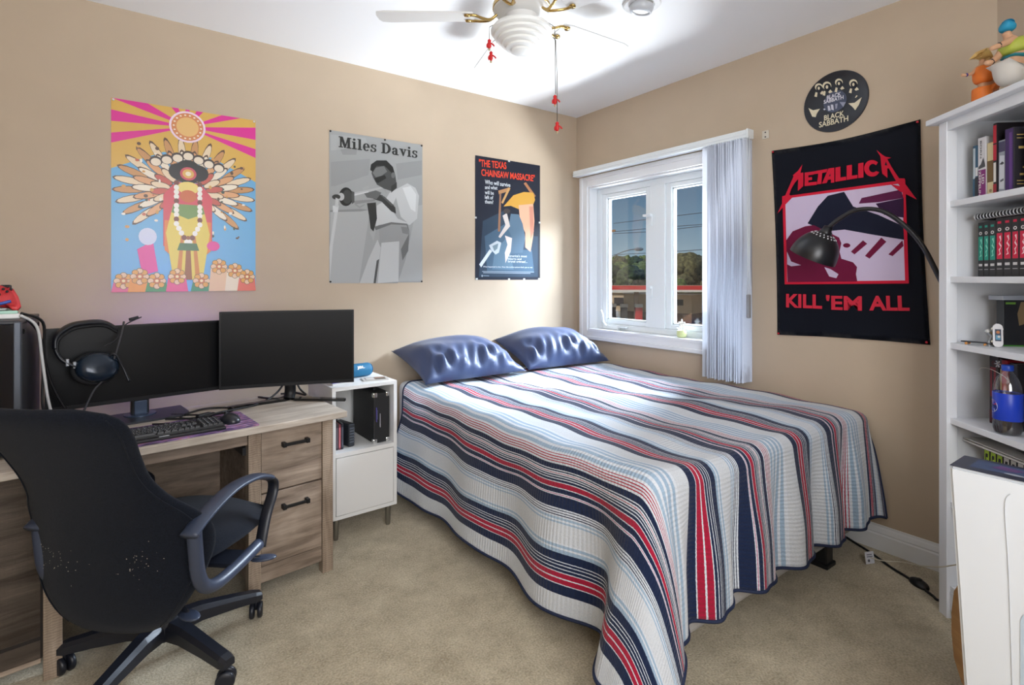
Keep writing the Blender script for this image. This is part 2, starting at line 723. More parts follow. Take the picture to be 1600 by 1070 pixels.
BL = blind_mat()
bl = tag(empty('vertical_blind', (-.06, -1.29, 1.98)), 'white vertical blind gathered at the right of the window', 'blind')
bm = bmesh.new()
add_box(bm, -.028, .024, -.125, 1.235, -.010, .034, bev=.004)
add_box(bm, -.032, -.026, -.125, 1.235, .006, .014, bev=.002)
add_box(bm, -.032, -.026, -.125, 1.235, -.008, -.002, bev=.002)
from_bm('headrail', bm, VINYL, bl)
box('end_cap', -.031, .027, -.137, -.125, -.013, .037, VINYL, bl, bev=.003)
for yy in (.2, .62, 1.1):
    box('mount_clip', -.006, .03, yy, yy + .02, .034, .040, mat('dark_metal', (60, 60, 64), .4, .8), bl)
NS = 15
for i in range(NS):
    bm = bmesh.new()
    n_ = 7
    wd = .088
    th = .0012
    ang = math.radians(8 + 5 * math.sin(i * 2.1)) if i else math.radians(52)
    pts = []
    for k in range(n_):
        t = k / (n_ - 1) - .5
        pts.append((t * wd, .006 * (1 - 4 * t * t)))
    V = []
    for z in (-1.322 - .003 * math.sin(i * 1.7), -.012):
        for (a, b) in pts:
            V.append(bm.verts.new((a, b, z)))
    for k in range(n_ - 1):
        bm.faces.new((V[k], V[k + 1], V[n_ + k + 1], V[n_ + k]))
    bmesh.ops.solidify(bm, geom=list(bm.faces), thickness=th)
    s = from_bm('slat', bm, BL, bl, loc=(-.002, .105 - i * .0158, 0), rot=(0, 0, -ang), smooth=True)
tube('cord', [(-.03, -.132, 0), (-.028, -.134, -.6), (-.03, -.133, -.85)], .002, VINYL, bl, seg=6)
tube('cord', [(-.02, -.140, 0), (-.022, -.139, -.6), (-.02, -.138, -.85)], .002, VINYL, bl, seg=6)
box('cord_weight', -.034, -.014, -.146, -.128, -.97, -.845, mat('grey_plastic', (150, 152, 156), .4), bl, bev=.004)

# tiny potted plant ornament on the sill
pp = tag(empty('plant_ornament', (.028, -.925, WZ0 + .0145)), 'small pale green pot with a white flower on the window sill', 'ornament')
lathe('pot', [(.020, 0), (.028, .006), (.031, .022), (.029, .038), (.025, .044), (.022, .042), (.020, .036)], mat('pale_green_glaze', (212, 220, 160), .35), pp, seg=20)
tube('stem', [(0, 0, .036), (0, .003, .06), (0, 0, .085)], .0025, mat('ornament_white', (244, 244, 240), .5), pp, seg=6)
for k in range(5):
    a = math.radians(90 + 72 * k)
    bm = bmesh.new()
    bmesh.ops.create_uvsphere(bm, u_segments=8, v_segments=6, radius=1)
    bmesh.ops.scale(bm, vec=(.004, .014, .007), verts=bm.verts)
    bmesh.ops.transform(bm, matrix=T(0, .014 * math.cos(a), .085 + .014 * math.sin(a)) @ Matrix.Rotation(a, 4, 'X'), verts=bm.verts)
    from_bm('petal', bm, MATS['ornament_white'], pp, smooth=True)
for s_ in (-1, 1):
    bm = bmesh.new()
    bmesh.ops.create_uvsphere(bm, u_segments=8, v_segments=6, radius=1)
    bmesh.ops.scale(bm, vec=(.006, .016, .003), verts=bm.verts)
    bmesh.ops.transform(bm, matrix=T(0, .022 * s_, .05) @ Matrix.Rotation(.5 * s_, 4, 'X'), verts=bm.verts)
    from_bm('leaf', bm, MATS['ornament_white'], pp, smooth=True)

# ------------------------------------------------------------------ outside
GZ = -4.1
ground = struct(box('ground', 3, 420, -300, 300, GZ - .2, GZ, mat('asphalt', (150, 138, 122), .95, noise=.12, nscale=.3)), 'grey-brown paved ground outside')
SD = 60.0
so = at(1020, 435, SD)
sdir = math.atan2(RGT.y, RGT.x) - math.radians(4)
ss = Vector((math.cos(sdir), math.sin(sdir), 0))
C_RED = mat('canopy_red', (205, 40, 38), .5)
C_WHITE = mat('canopy_white', (222, 216, 205), .6)
C_TAN = mat('building_tan', (205, 180, 146), .8, noise=.05, nscale=1)
C_BROWN = mat('building_brown', (118, 88, 70), .8)
C_DARK = mat('dark_window', (52, 48, 48), .3)
gs = tag(empty('station_canopy', (so.x, so.y, GZ), sdir), 'red edged filling station canopy outside the window', 'canopy')
box('canopy_roof', -13, 14, .1, 9, 3.95, 4.42, C_TAN, gs)
box('red_fascia', -13.05, 14.05, 0, .1, 4.02, 4.5, C_RED, gs)
box('white_fascia', -13.05, 14.05, 0, .1, 3.78, 4.02, C_WHITE, gs)
for x in (-6.4, -1.2, 3.6, 9):
    box('column', x - .25, x + .25, 3.6, 4.1, 0, 3.95, mat('column_brown', (140, 112, 92), .7), gs)
for i, (x, y, c) in enumerate(((-2.9, 2.5, (70, 66, 68)), (-1.2, 2.3, (190, 40, 44)), (-4.2, 3.0, (60, 58, 60)))):
    t = tag(empty('fuel_pump', (so.x + ss.x * x - ss.y * y, so.y + ss.y * x + ss.x * y, GZ), sdir),
            ['dark grey fuel pump under the canopy beside the red one', 'red fuel pump under the canopy', 'dark fuel pump nearest the utility pole'][i], 'fuel pump', 'fuel pumps')
    box('pump_body', -.4, .4, -.3, .3, .15, 1.9, mat('pump_%d' % i, c, .5), t, bev=.05)
    box('pump_head', -.45, .45, -.33, .33, 1.9, 2.3, C_WHITE, t, bev=.05)
    box('plinth', -.6, .6, -.5, .5, 0, .15, C_WHITE, t)
ko = so + ss * 4.9 + Vector((-ss.y, ss.x, 0)) * 2.2
kb = tag(empty('station_kiosk', (ko.x, ko.y, GZ), sdir - math.radians(38)), 'tan station building with brown base and blue sign', 'building')
# local axes: corner towards the viewer at the origin
box('wall', -9, 0, 0, 5, 1.15, 3.35, C_TAN, kb)
box('wall_base', -9.03, .03, -.03, 5.03, 0, 1.15, C_BROWN, kb)
box('roof_edge', -9.1, .1, -.1, 5.1, 3.35, 3.5, C_WHITE, kb)
box('blue_sign', -4.3, -2.9, -.08, 0, 2.0, 3.0, mat('sign_blue', (30, 84, 168), .5), kb)
wnd = box('window', -2.2, -1.0, -.05, 0, 2.1, 2.8, C_DARK, kb)
kb2o = so - ss * 9.5 + Vector((-ss.y, ss.x, 0)) * 26
kb2 = tag(empty('shop_building', (kb2o.x, kb2o.y, GZ), sdir), 'low tan shop building behind the fuel pumps', 'building')
box('wall', 0, 11, 0, 6, 0, 3.0, C_TAN, kb2)
box('roof', -.4, 11.4, -.4, 6.4, 3.0, 3.3, C_WHITE, kb2)
for k in range(4):
    box('window', .8 + 2.5 * k, 2.4 + 2.5 * k, -.05, 0, .9, 2.2, C_DARK, kb2)

# hills, trees
bm = bmesh.new()
hx = []
for i in range(61):
    t = i / 60
    a = math.radians(-75 + 150 * t)
    hgt = 13 + 3.5 * math.sin(i * .55) + 2.0 * math.sin(i * 1.3 + 1)
    row = []
    for (rr, hh) in ((175, 0), (205, hgt * .55), (240, hgt), (290, hgt * 1.05), (340, 0)):
        row.append(bm.verts.new((CAM.x + rr * math.cos(a), CAM.y + rr * math.sin(a), GZ - .5 + hh)))
    hx.append(row)
for i in range(60):
    for k in range(4):
        bm.faces.new((hx[i][k], hx[i + 1][k], hx[i + 1][k + 1], hx[i][k + 1]))
FOL = [mat('foliage_dark', (70, 84, 46), .9, dark=(22, 30, 16), nscale=1.6, bump=1.0, bscale=2.5),
       mat('foliage_mid', (112, 128, 60), .9, dark=(40, 52, 24), nscale=1.4, bump=1.0, bscale=2.5),
       mat('foliage_olive', (112, 108, 72), .9, dark=(40, 40, 26), nscale=1.8, bump=1.0, bscale=2.5)]
hill = struct(from_bm('hills', bm, mat('hill_green', (84, 100, 52), .95, dark=(32, 44, 22), nscale=.35, bump=1.0, bscale=.5), smooth=True), 'wooded green hills on the horizon')
TRUNK = mat('bark', (78, 62, 48), .9)


def blob(bm, c, r, seedv):
    b2 = bmesh.new()
    bmesh.ops.create_icosphere(b2, subdivisions=3, radius=1)
    rnd = random.Random(seedv)
    ph = [rnd.uniform(0, 6.28) for _ in range(6)]
    for v in b2.verts:
        d = v.co.normalized()
        k = 1 + .12 * math.sin(5 * d.x + ph[0]) * math.sin(5 * d.y + ph[1]) + .10 * math.sin(9 * d.z + ph[2]) * math.sin(8 * d.x + ph[3]) \
            + .10 * math.sin(17 * d.y + ph[4]) * math.sin(15 * d.z + ph[5]) + rnd.uniform(-.07, .07)
        v.co = Vector(c) + Vector((d.x * r, d.y * r, d.z * r * .9)) * k
    merge(bm, b2)


trees = [(948, 112, 8.8, 2.6, 0, 'dark round tree just right of the utility pole base'), (968, 124, 9.4, 2.8, 1, 'bright green tree behind the street lamp arm'),
         (985, 99, 8.0, 2.4, 0, 'dark bushy tree low behind the canopy left pane'), (1001, 137, 9.9, 2.8, 1, 'leafy green tree beside the window mullion'),
         (1030, 113, 9.6, 2.8, 0, 'dark green tree hidden partly by the window mullion'), (1058, 101, 9.6, 2.6, 0, 'tall dark tree at the left of the right pane'),
         (1077, 88, 9.9, 2.7, 2, 'large olive tree in the middle of the right pane'), (1097, 111, 9.4, 2.6, 2, 'olive tree leaning to the blind in right pane'),
         (1114, 124, 9.9, 2.8, 1, 'green tree beside the edge of the blind'), (1055, 78, 5.6, 1.6, 1, 'short bright green bush at the left of the right pane'),
         (935, 137, 9.8, 2.8, 1, 'green tree beyond the left window sash')]
for i in range(16):
    trees.append((930 + i * 12.5, 150 + (i * 37) % 81, 12 + ((i * 37) % 81) * .045, 2.7, (1, 0, 1, 2)[i % 4], 'distant hillside tree beyond the station, %s from the left' % ('first', 'second', 'third', 'fourth', 'fifth', 'sixth', 'seventh', 'eighth', 'ninth', 'tenth', 'eleventh', 'twelfth', 'thirteenth', 'fourteenth', 'fifteenth', 'sixteenth')[i]))
for i, (px, D, h, r, k, lab) in enumerate(trees):
    p = at(px, 435, D)
    t = tag(empty('tree', (p.x, p.y, GZ)), lab, 'tree', 'trees behind the filling station')
    bm = bmesh.new()
    blob(bm, (0, 0, h - r), r, i)
    rnd = random.Random(50 + i)
    for q in range(9):
        a = rnd.uniform(0, 6.28)
        rr = r * rnd.uniform(.32, .62)
        blob(bm, (math.cos(a) * r * .7, math.sin(a) * r * .7, h - r * rnd.uniform(.9, 1.9)), rr, i * 10 + q)
    from_bm('crown', bm, FOL[k], t, smooth=True)
    tube('trunk', [(0, 0, -.05), (.1, 0, h * .3), (0, .1, h - r)], .25, TRUNK, t, seg=7)
for i, (px, D, x0, h, lab) in enumerate(((972, 143, 8, 7.5, 'white house among trees behind the left pane'), (1084, 240, 11, 15.2, 'pale house on the hill in the right pane'),
                                        (1006, 164, 8, 6.2, 'grey roofed house beside the window mullion'))):
    p = at(px, 435, D)
    t = tag(empty('hill_house', (p.x, p.y, GZ), sdir), lab, 'house', 'houses on the hill')
    box('wall', -x0 / 2, x0 / 2, 0, 6, 0, h - 1.2, mat('house_white', (226, 220, 206), .8), t)
    bm = bmesh.new()
    a = [bm.verts.new(v) for v in ((-x0 / 2 - .4, -.4, h - 1.2), (x0 / 2 + .4, -.4, h - 1.2), (x0 / 2 + .4, 6.4, h - 1.2), (-x0 / 2 - .4, 6.4, h - 1.2), (-x0 / 2 - .4, 3, h + .6), (x0 / 2 + .4, 3, h + .6))]
    for f in ((0, 1, 5, 4), (2, 3, 4, 5), (0, 4, 3), (1, 2, 5), (0, 3, 2, 1)):
        bm.faces.new([a[q] for q in f])
    from_bm('roof', bm, mat('house_roof', (120, 108, 100), .9), t)
# utility pole with lamp arm and wires
PD = 45.0
pb = at(953, 435, PD)
up = tag(empty('utility_pole', (pb.x, pb.y, GZ)), 'brown wooden utility pole with street lamp seen through left pane', 'pole')
PW = mat('pole_wood', (150, 112, 78), .8)
tube('pole', [(0, 0, 0), (0, 0, 5.32 + 85 / 822 * PD)], .16, PW, up, seg=10, radii=[.2, .15])
box('cross_arm', -.08, .08, -.5, .5, 5.32 + 3.95, 5.32 + 4.15, PW, up, rot=(0, 0, .3))
la = tube('lamp_arm', smooth_path([tuple(RGT * a + Vector((0, 0, 5.32 + z))) for a, z in ((0, 1.75), (.9, 2.2), (1.7, 2.45), (2.2, 2.5))]), .05, mat('grey_steel', (170, 176, 180), .4, .6), up)
bm = bmesh.new()
add_lathe(bm, [(.05, -.4), (.14, -.2), (.14, .25), (.06, .4)], 10, T(*(RGT * 2.45 + Vector((0, 0, 5.32 + 2.5)))) @ RZ(math.atan2(RGT.y, RGT.x)) @ Matrix.Rotation(PI / 2, 4, 'Y'))
from_bm('lamp_head', bm, MATS['grey_steel'], up, smooth=True)
WIRE = mat('wire', (58, 62, 70), .6)
for i, (ya, yb, yc, lab) in enumerate(((349, 341, 331, 'thin overhead wire, topmost beyond the window'), (362, 356, 349.5, 'thin overhead wire, second from the top beyond the window'),
                                      (365, 361, 352, 'thin overhead wire, third from the top beyond the window'), (398, 394.5, 389, 'thin overhead wire, lowest beyond the window'))):
    tag(tube('overhead_wire', smooth_path([at(959, ya, PD - .4), at(1025, yb, 40), at(1110, yc, 35), at(1250, yc - 12, 29)]), .022, WIRE, seg=6), lab, 'wire')

# ------------------------------------------------------------------ bed
BXL, BXR, BYF, BYH, BZ = -1.53, -.095, -1.985, -.03, .625
bed = tag(empty('bed_base', ((BXL + BXR) / 2, -1.0, 0)), 'grey box spring on black legs under the striped quilt', 'bed')
cx_ = (BXL + BXR) / 2
BOXF = mat('box_spring_fabric', (176, 172, 168), .9, noise=.06, nscale=120)
BLACKP = mat('black_plastic', (22, 23, 26), .45)
box('box_spring', BXL - cx_ + .07, BXR - cx_ - .03, BYF + 1 + .028, BYH + 1 - .01, .105, .34, BOXF, bed, bev=.02)
for lx in (BXL - cx_ + .12, BXR - cx_ - .25):
    for ly in (BYF + 1 + .075, BYH + 1 - .15):
        bm = bmesh.new()
        add_box(bm, lx - .032, lx + .032, ly - .03, ly + .03, .001, .11, bev=.006)
        add_box(bm, lx - .04, lx + .04, ly - .038, ly + .038, .001, .02, bev=.004)
        from_bm('leg', bm, BLACKP, bed)
SHEET = mat('white_sheet', (226, 230, 238), .85, bump=.15, bscale=14)
tag(box('mattress', BXL + .065, BXR - .045, BYF + .07, BYH, .345, BZ - .012, SHEET, bev=.04, seg=4), 'mattress in a white sheet under the striped quilt', 'mattress')

NAVY, RED, WHT, OFF, PBL, PNK = (24, 38, 70), (172, 24, 58), (222, 227, 233), (214, 218, 222), (162, 185, 206), (196, 120, 150)
STR = [(3.2, NAVY), (.3, WHT), (1.6, RED), (.35, WHT), (1.6, RED), (.3, WHT), (.9, NAVY), (.3, WHT), (.9, NAVY), (.3, WHT), (.7, NAVY), (.3, WHT),
       (2.6, NAVY), (1.2, PBL), (.6, WHT), (.8, PBL), (.5, WHT), (6.4, OFF), (.6, PBL), (.6, WHT), (.8, PBL), (.5, WHT), (.3, NAVY), (.5, WHT),
       (.3, NAVY), (.6, WHT), (.3, NAVY), (.5, WHT), (4.2, NAVY), (.3, WHT), (.3, PNK), (.3, WHT), (1.6, NAVY), (.3, WHT), (1.8, RED), (.3, WHT),
       (.8, NAVY), (.4, WHT), (.5, NAVY), (.4, WHT), (.4, NAVY), (.4, WHT), (.25, RED), (.5, WHT), (.4, NAVY), (.4, WHT), (2.0, NAVY), (.7, WHT),
       (.35, RED), (.6, WHT), (.35, RED), (.6, WHT), (.35, RED), (.6, WHT), (.35, RED), (.8, WHT), (1.5, PBL), (1.1, WHT), (1.5, PBL), (1.1, WHT),
       (1.5, PBL), (1.1, WHT), (1.3, PBL), (1.1, WHT), (6.2, OFF)]


def quilt_mat():
    m = bpy.data.materials.new('striped_quilt')
    m.use_nodes = True
    n = m.node_tree.nodes
    l = m.node_tree.links
    p = n['Principled BSDF']
    p.inputs['Roughness'].default_value = .85
    p.inputs['Specular IOR Level'].default_value = .2
    p.inputs['Sheen Weight'].default_value = .15
    uv = n.new('ShaderNodeUVMap')
    uv.uv_map = 'cloth'
    sp = n.new('ShaderNodeSeparateXYZ')
    l.new(uv.outputs[0], sp.inputs[0])

    def math_(op, a, b=None):
        k = n.new('ShaderNodeMath')
        k.operation = op
        for i, v in enumerate((a, b)):
            if v is None:
                continue
            if isinstance(v, (int, float)):
                k.inputs[i].default_value = v
            else:
                l.new(v, k.inputs[i])
        return k.outputs[0]
    nz = n.new('ShaderNodeTexNoise')
    nz.inputs['Scale'].default_value = 120
    l.new(uv.outputs[0], nz.inputs['Vector'])
    wob = math_('MULTIPLY', math_('SUBTRACT', nz.outputs['Fac'], .5), .0022)
    u = math_('ADD', sp.outputs['X'], wob)
    P = .62
    fr = math_('FRACT', math_('ADD', math_('DIVIDE', math_('SUBTRACT', u, .07), P), 4.0))
    tot = sum(s[0] for s in STR)
    cum = []
    acc = 0
    for wd, c in STR:
        cum.append((acc / tot, c))
        acc += wd
    chunks = [cum[i:i + 22] for i in range(0, len(cum), 22)]
    last = None
    for ci, ch in enumerate(chunks):
        s = ch[0][0]
        e = chunks[ci + 1][0][0] if ci + 1 < len(chunks) else 1.0
        r = n.new('ShaderNodeValToRGB')
        r.color_ramp.interpolation = 'CONSTANT'
        els = r.color_ramp.elements
        while len(els) > 1:
            els.remove(els[-1])
        els[0].position = 0
        els[0].color = lin(ch[0][1])
        for pos, c in ch[1:]:
            k = els.new((pos - s) / (e - s))
            k.color = lin(c)
        l.new(math_('DIVIDE', math_('SUBTRACT', fr, s), e - s), r.inputs[0])
        if last is None:
            last = r.outputs[0]
        else:
            mx = n.new('ShaderNodeMix')
            mx.data_type = 'RGBA'
            l.new(math_('GREATER_THAN', fr, s), mx.inputs[0])
            l.new(last, mx.inputs[6])
            l.new(r.outputs[0], mx.inputs[7])
            last = mx.outputs[2]
    # woven flecks: short pale threads across the stripes
    mp = n.new('ShaderNodeMapping')
    mp.inputs['Scale'].default_value = (160, 420, 1)
    l.new(uv.outputs[0], mp.inputs[0])
    n2 = n.new('ShaderNodeTexNoise')
    n2.inputs['Scale'].default_value = 1.0
    n2.inputs['Detail'].default_value = 2
    l.new(mp.outputs[0], n2.inputs['Vector'])
    r2 = n.new('ShaderNodeValToRGB')
    r2.color_ramp.elements[0].position = .40
    r2.color_ramp.elements[0].color = (1, 1, 1, 1)
    r2.color_ramp.elements[1].position = .75
    r2.color_ramp.elements[1].color = (.70, .74, .80, 1)
    l.new(n2.outputs['Fac'], r2.inputs[0])
    mx = n.new('ShaderNodeMix')
    mx.data_type = 'RGBA'
    mx.blend_type = 'MULTIPLY'
    mx.inputs[0].default_value = .7
    l.new(last, mx.inputs[6])
    l.new(r2.outputs[0], mx.inputs[7])
    l.new(mx.outputs[2], p.inputs['Base Color'])
    # quilting rows across the stripes and puckers
    wv = math_('SINE', math_('MULTIPLY', sp.outputs['Y'], 2 * PI / .014))
    h = math_('ADD', math_('MULTIPLY', wv, .5), math_('MULTIPLY', n2.outputs['Fac'], 1.6))
    b = n.new('ShaderNodeBump')
    b.inputs['Strength'].default_value = .45
    b.inputs['Distance'].default_value = .004
    l.new(h, b.inputs['Height'])
    l.new(b.outputs[0], p.inputs['Normal'])
    return m


QL, QF, QR = .53, .435, .30       # overhangs: left, foot, right
QHEAD = -.26                     # where the quilt starts below the pillows
QW = QL + (BXR - BXL) + QR
QLEN = (QHEAD - BYF) + QF


def sstep(a, b, x):
    t = min(1, max(0, (x - a) / (b - a)))
    return t * t * (3 - 2 * t)


def quilt_pt(a, b):
    R = .055
    X = BXL - QL + a
    Y = QHEAD - b
    ixl, ixr, iyf = BXL + R, BXR - R, BYF + R
    p = (ixl - X) if X < ixl else (ixr - X if X > ixr else 0.0)     # + left, - right
    q = (iyf - Y) if Y < iyf else 0.0
    bx = min(max(X, ixl), ixr)
    by = max(Y, iyf)
    s = math.hypot(p if p > 0 else p * .35, q)
    top = BZ + .012
    top += .008 * math.sin(X * 5.1 + .6) * math.sin(Y * 4.3) + .005 * math.sin(X * 11 + Y * 7) + .003 * math.sin(Y * 23 + X * 3)
    # broad hump where the quilt is a little rucked near the foot
    top += .012 * math.exp(-((X + .62) / .10) ** 2 - ((Y + 1.55) / .28) ** 2)
    if s < 1e-9:
        return Vector((bx, by, top))
    th = math.atan2(q, abs(p))
    dx, dy = (-p / s), (-q / s)
    f = .04
    corner = math.sin(2 * th) if (p != 0 and q > 0) else 0.0
    if p > 0 and q > 0:
        k0 = th / (PI / 2)
        f = (.34 * (1 - k0) + .06 * k0) + .16 * corner ** 1.2
    elif p < 0 and q > 0:
        f = .05 + .12 * corner ** 1.3
    elif p > 0:
        f = .07 + .27 * sstep(-1.74, -1.925, by)
    arc = R * PI / 2
    if s < arc:
        al = s / R
        out, dz = R * math.sin(al), R * (1 - math.cos(al))
    else:
        out, dz = R + (s - arc) * f, R + (s - arc) * math.sqrt(1 - f * f)
    g = sstep(.02, .40, s)
    # drape folds
    if q > 0 and (p == 0 or th > .9):
        fade = 1.0 if p == 0 else sstep(.9, 1.5, th)
        ph = 2 * PI * (bx - BXL) / .245 + .8 * math.sin(bx * 4.0)
        out += g * fade * (.026 * (math.sin(ph) + .38 * math.sin(2 * ph + .9)) + .01)
    if p > 0 and (q == 0 or th < .5):
        fade = 1.0 if q == 0 else 1 - sstep(0, .5, th)
        ph = 2 * PI * by / .52 + 1.2
        k = .45 + .55 * sstep(-.4, -1.8, by)
        out += g * fade * k * .026 * math.sin(ph)
        out -= g * fade * .035 * math.exp(-((by + 1.72) / .10) ** 2)
        # the free corner by the nightstand flares outwards
        out += .095 * sstep(.18, .5, s) * math.exp(-((by - QHEAD) / .13) ** 2)
        dz -= .07 * sstep(.3, .55, s) * math.exp(-((by - QHEAD) / .10) ** 2)
    if p < 0:
        out = min(out, .055 + .028 * sstep(0, .4, s)) if q == 0 else out
    P = Vector((bx + dx * out, by + dy * out, top - dz))
    lim = -.022
    if q > 0 and p < 0:
        lim = -.022 - .03 * sstep(.1, .4, s)
    if P.x > lim:
        P.x = lim
    if P.z < .014:
        ex = .014 - P.z
        P.z = .014
        P.x += dx * ex * .6
        P.y += dy * ex * .6
    return P


NA, NB = 190, 170
V, F = [], []
for j in range(NB + 1):
    for i in range(NA + 1):
        V.append(quilt_pt(QW * i / NA, QLEN * j / NB))
for j in range(NB):
    for i in range(NA):
        k = j * (NA + 1) + i
        F.append((k, k + NA + 1, k + NA + 2, k + 1))
me = bpy.data.meshes.new('quilt')
me.from_pydata(V, [], F)
uvl = me.uv_layers.new(name='cloth')
for poly in me.polygons:
    for li in poly.loop_indices:
        vi = me.loops[li].vertex_index
        uvl.data[li].uv = (QW * (vi % (NA + 1)) / NA, QLEN * (vi // (NA + 1)) / NB)
quilt = link('quilt', me, quilt_mat(), smooth=True)
sol = quilt.modifiers.new('thick', 'SOLIDIFY')
sol.thickness = .007
sol.offset = -1
tag(quilt, 'striped quilt in navy, red and white draped over the bed', 'quilt')
edge = [quilt_pt(QW * i / 300, QLEN) for i in range(301)]
edge = [quilt_pt(0, QLEN * j / 200) for j in range(200)] + edge + [quilt_pt(QW, QLEN * (1 - j / 150)) for j in range(1, 151)] + \
       [quilt_pt(QW * (1 - i / 150), 0) for i in range(1, 150)]
tube('binding', edge, .006, mat('navy_binding', (24, 36, 66), .8), quilt, seg=6, closed=True)


def pillow(name, a, b, H, loc, rot, m, seed):
    N, Mn = 46, 32
    bm = bmesh.new()
    rnd = random.Random(seed)
    ph = [rnd.uniform(0, 6.28) for _ in range(8)]
    grids = []
    for side in (1, -1):
        g = []
        for j in range(Mn + 1):
            row = []
            for i in range(N + 1):
                u = -1 + 2 * i / N
                v = -1 + 2 * j / Mn
                x = a * u * (1 - .07 * (1 - v * v) * abs(u) ** 3)
                y = b * v * (1 - .10 * (1 - u * u) * abs(v) ** 3)
                e = max(0, (1 - abs(u) ** 2.6)) ** .62 * max(0, (1 - abs(v) ** 2.4)) ** .62
                wr = 0
                if side == 1:
                    k = sstep(.15, -.75, v) * (1 - abs(v) ** 8)
                    wr = k * (.016 * math.sin(15 * u + 4 * v + ph[0] + 1.5 * math.sin(7 * u + ph[3])) + .010 * math.sin(31 * u - 7 * v + ph[1]))
                    wr += .007 * math.sin(6 * u + 5 * v + ph[2]) * math.sin(4 * v + ph[4])
                z = side * (H * e * (1.0 if side == 1 else .35)) + wr * min(1, e * 2)
                row.append(bm.verts.new((x, y, z)))
            g.append(row)
        grids.append(g)
    for si, g in enumerate(grids):
        for j in range(Mn):
            for i in range(N):
                q = (g[j][i], g[j][i + 1], g[j + 1][i + 1], g[j + 1][i])
                bm.faces.new(q if si == 0 else q[::-1])
    bmesh.ops.remove_doubles(bm, verts=bm.verts, dist=1e-5)
    return from_bm(name, bm, m, None, loc, rot, smooth=True)


SATIN = mat('navy_satin', (46, 62, 100), .46, spec=.5, sheen=.2, bump=.05, bscale=60)
tag(pillow('pillow', .345, .225, .135, (-1.145, -.215, .725), (math.radians(17), 0, math.radians(2)), SATIN, 3), 'dark blue satin pillow beside the white nightstand', 'pillow', 'pillows on the bed')
tag(pillow('pillow', .335, .225, .14, (-.435, -.225, .735), (math.radians(19), 0, math.radians(-3)), SATIN, 9), 'dark blue satin pillow in the corner under the window', 'pillow', 'pillows on the bed')

# ------------------------------------------------------------------ desk
DK = math.radians(7)
dsk = tag(empty('desk', (-2.05, -.735, 0), DK), 'weathered oak desk with drawers under the two monitors', 'desk')
W_TOP = wood('desk_oak_top', (204, 194, 181), (156, 142, 128), axis='X')
W_DRW = wood('desk_oak_drawer', (182, 164, 146), (104, 88, 75), axis='X', fine=.8)
W_POST = wood('desk_oak_post', (186, 168, 148), (128, 109, 92), axis='Z', saw=.45)
W_IN = wood('desk_oak_inner', (158, 140, 124), (98, 84, 72), axis='X')
W_DARK = mat('desk_shadow_gap', (34, 28, 24), .8)
DT = .665
top = box('desktop', -1.58, .04, -.038, .50, DT - .026, DT, W_TOP, dsk, bev=.003)
POST = .045
zt = DT - .027
for x0 in (-.05, -.335, -.912, -1.53):
    box('post', x0, x0 + POST, 0, .04, 0, zt, W_POST, dsk, bev=.002)
    box('rear_post', x0, x0 + POST, .45, .49, 0, zt, W_POST, dsk, bev=.002)
box('side_panel', -.045, -.02, .04, .45, .06, zt, W_IN, dsk)
box('side_panel', -.33, -.305, .04, .45, .06, zt, W_IN, dsk)
box('side_panel', -.907, -.882, .04, .45, .06, zt, W_IN, dsk)
box('side_panel', -1.525, -1.50, .04, .45, .06, zt, W_IN, dsk)
box('modesty_panel', -.88, -.33, .42, .44, .10, zt, W_IN, dsk)
box('carcass', -.305, -.045, .03, .45, .06, zt, W_DARK, dsk)
box('carcass', -1.50, -.912, .03, .45, .06, zt, W_DARK, dsk)
HND = mat('black_iron', (26, 25, 25), .5, .4)


def handle(parent, x0, x1, y, z):
    bm = bmesh.new()
    add_box(bm, x0, x1, y - .026, y - .018, z - .006, z + .006, bev=.002)
    for xx in (x0, x1 - .014):
        add_box(bm, xx, xx + .014, y - .028, y, z - .009, z + .009, bev=.002)
    from_bm('handle', bm, HND, parent)


for (z0, z1) in ((.395, zt - .006), (.115, .389)):
    d = box('drawer', -.288, -.052, .004, .03, z0, z1, W_DRW, dsk, bev=.002)
    handle(d, -.215, -.11, .004, z1 - .062)
box('plinth', -.29, -.05, .008, .03, .05, .112, W_DRW, dsk, bev=.002)
dr = box('cabinet_door', -1.483, -.916, .03, .05, .125, zt - .006, W_DRW, dsk, bev=.002)
box('plinth', -1.483, -.916, .03, .05, .045, .118, W_DRW, dsk, bev=.002)
box('keyboard_drawer', -.866, -.337, .004, .024, zt - .046, zt - .003, W_IN, dsk, bev=.002)
for sx0 in (-.335, -.867):
    box('drawer_slide', sx0 - .012 if sx0 > -.5 else sx0, sx0 if sx0 > -.5 else sx0 + .012, .03, .42, zt - .09, zt - .06, BLACKP, dsk)


def dloc(x, y, z=DT):
    c, s = math.cos(DK), math.sin(DK)
    return Vector((-2.05 + x * c - y * s, -.735 + x * s + y * c, z))


# ------------------------------------------------------------------ monitors
SCREEN = mat('black_screen', (6, 7, 10), .32, spec=.22)
BEZEL = mat('black_bezel', (14, 15, 18), .4, spec=.3)
BLKG = mat('black_gloss', (12, 12, 14), .12, spec=.6)


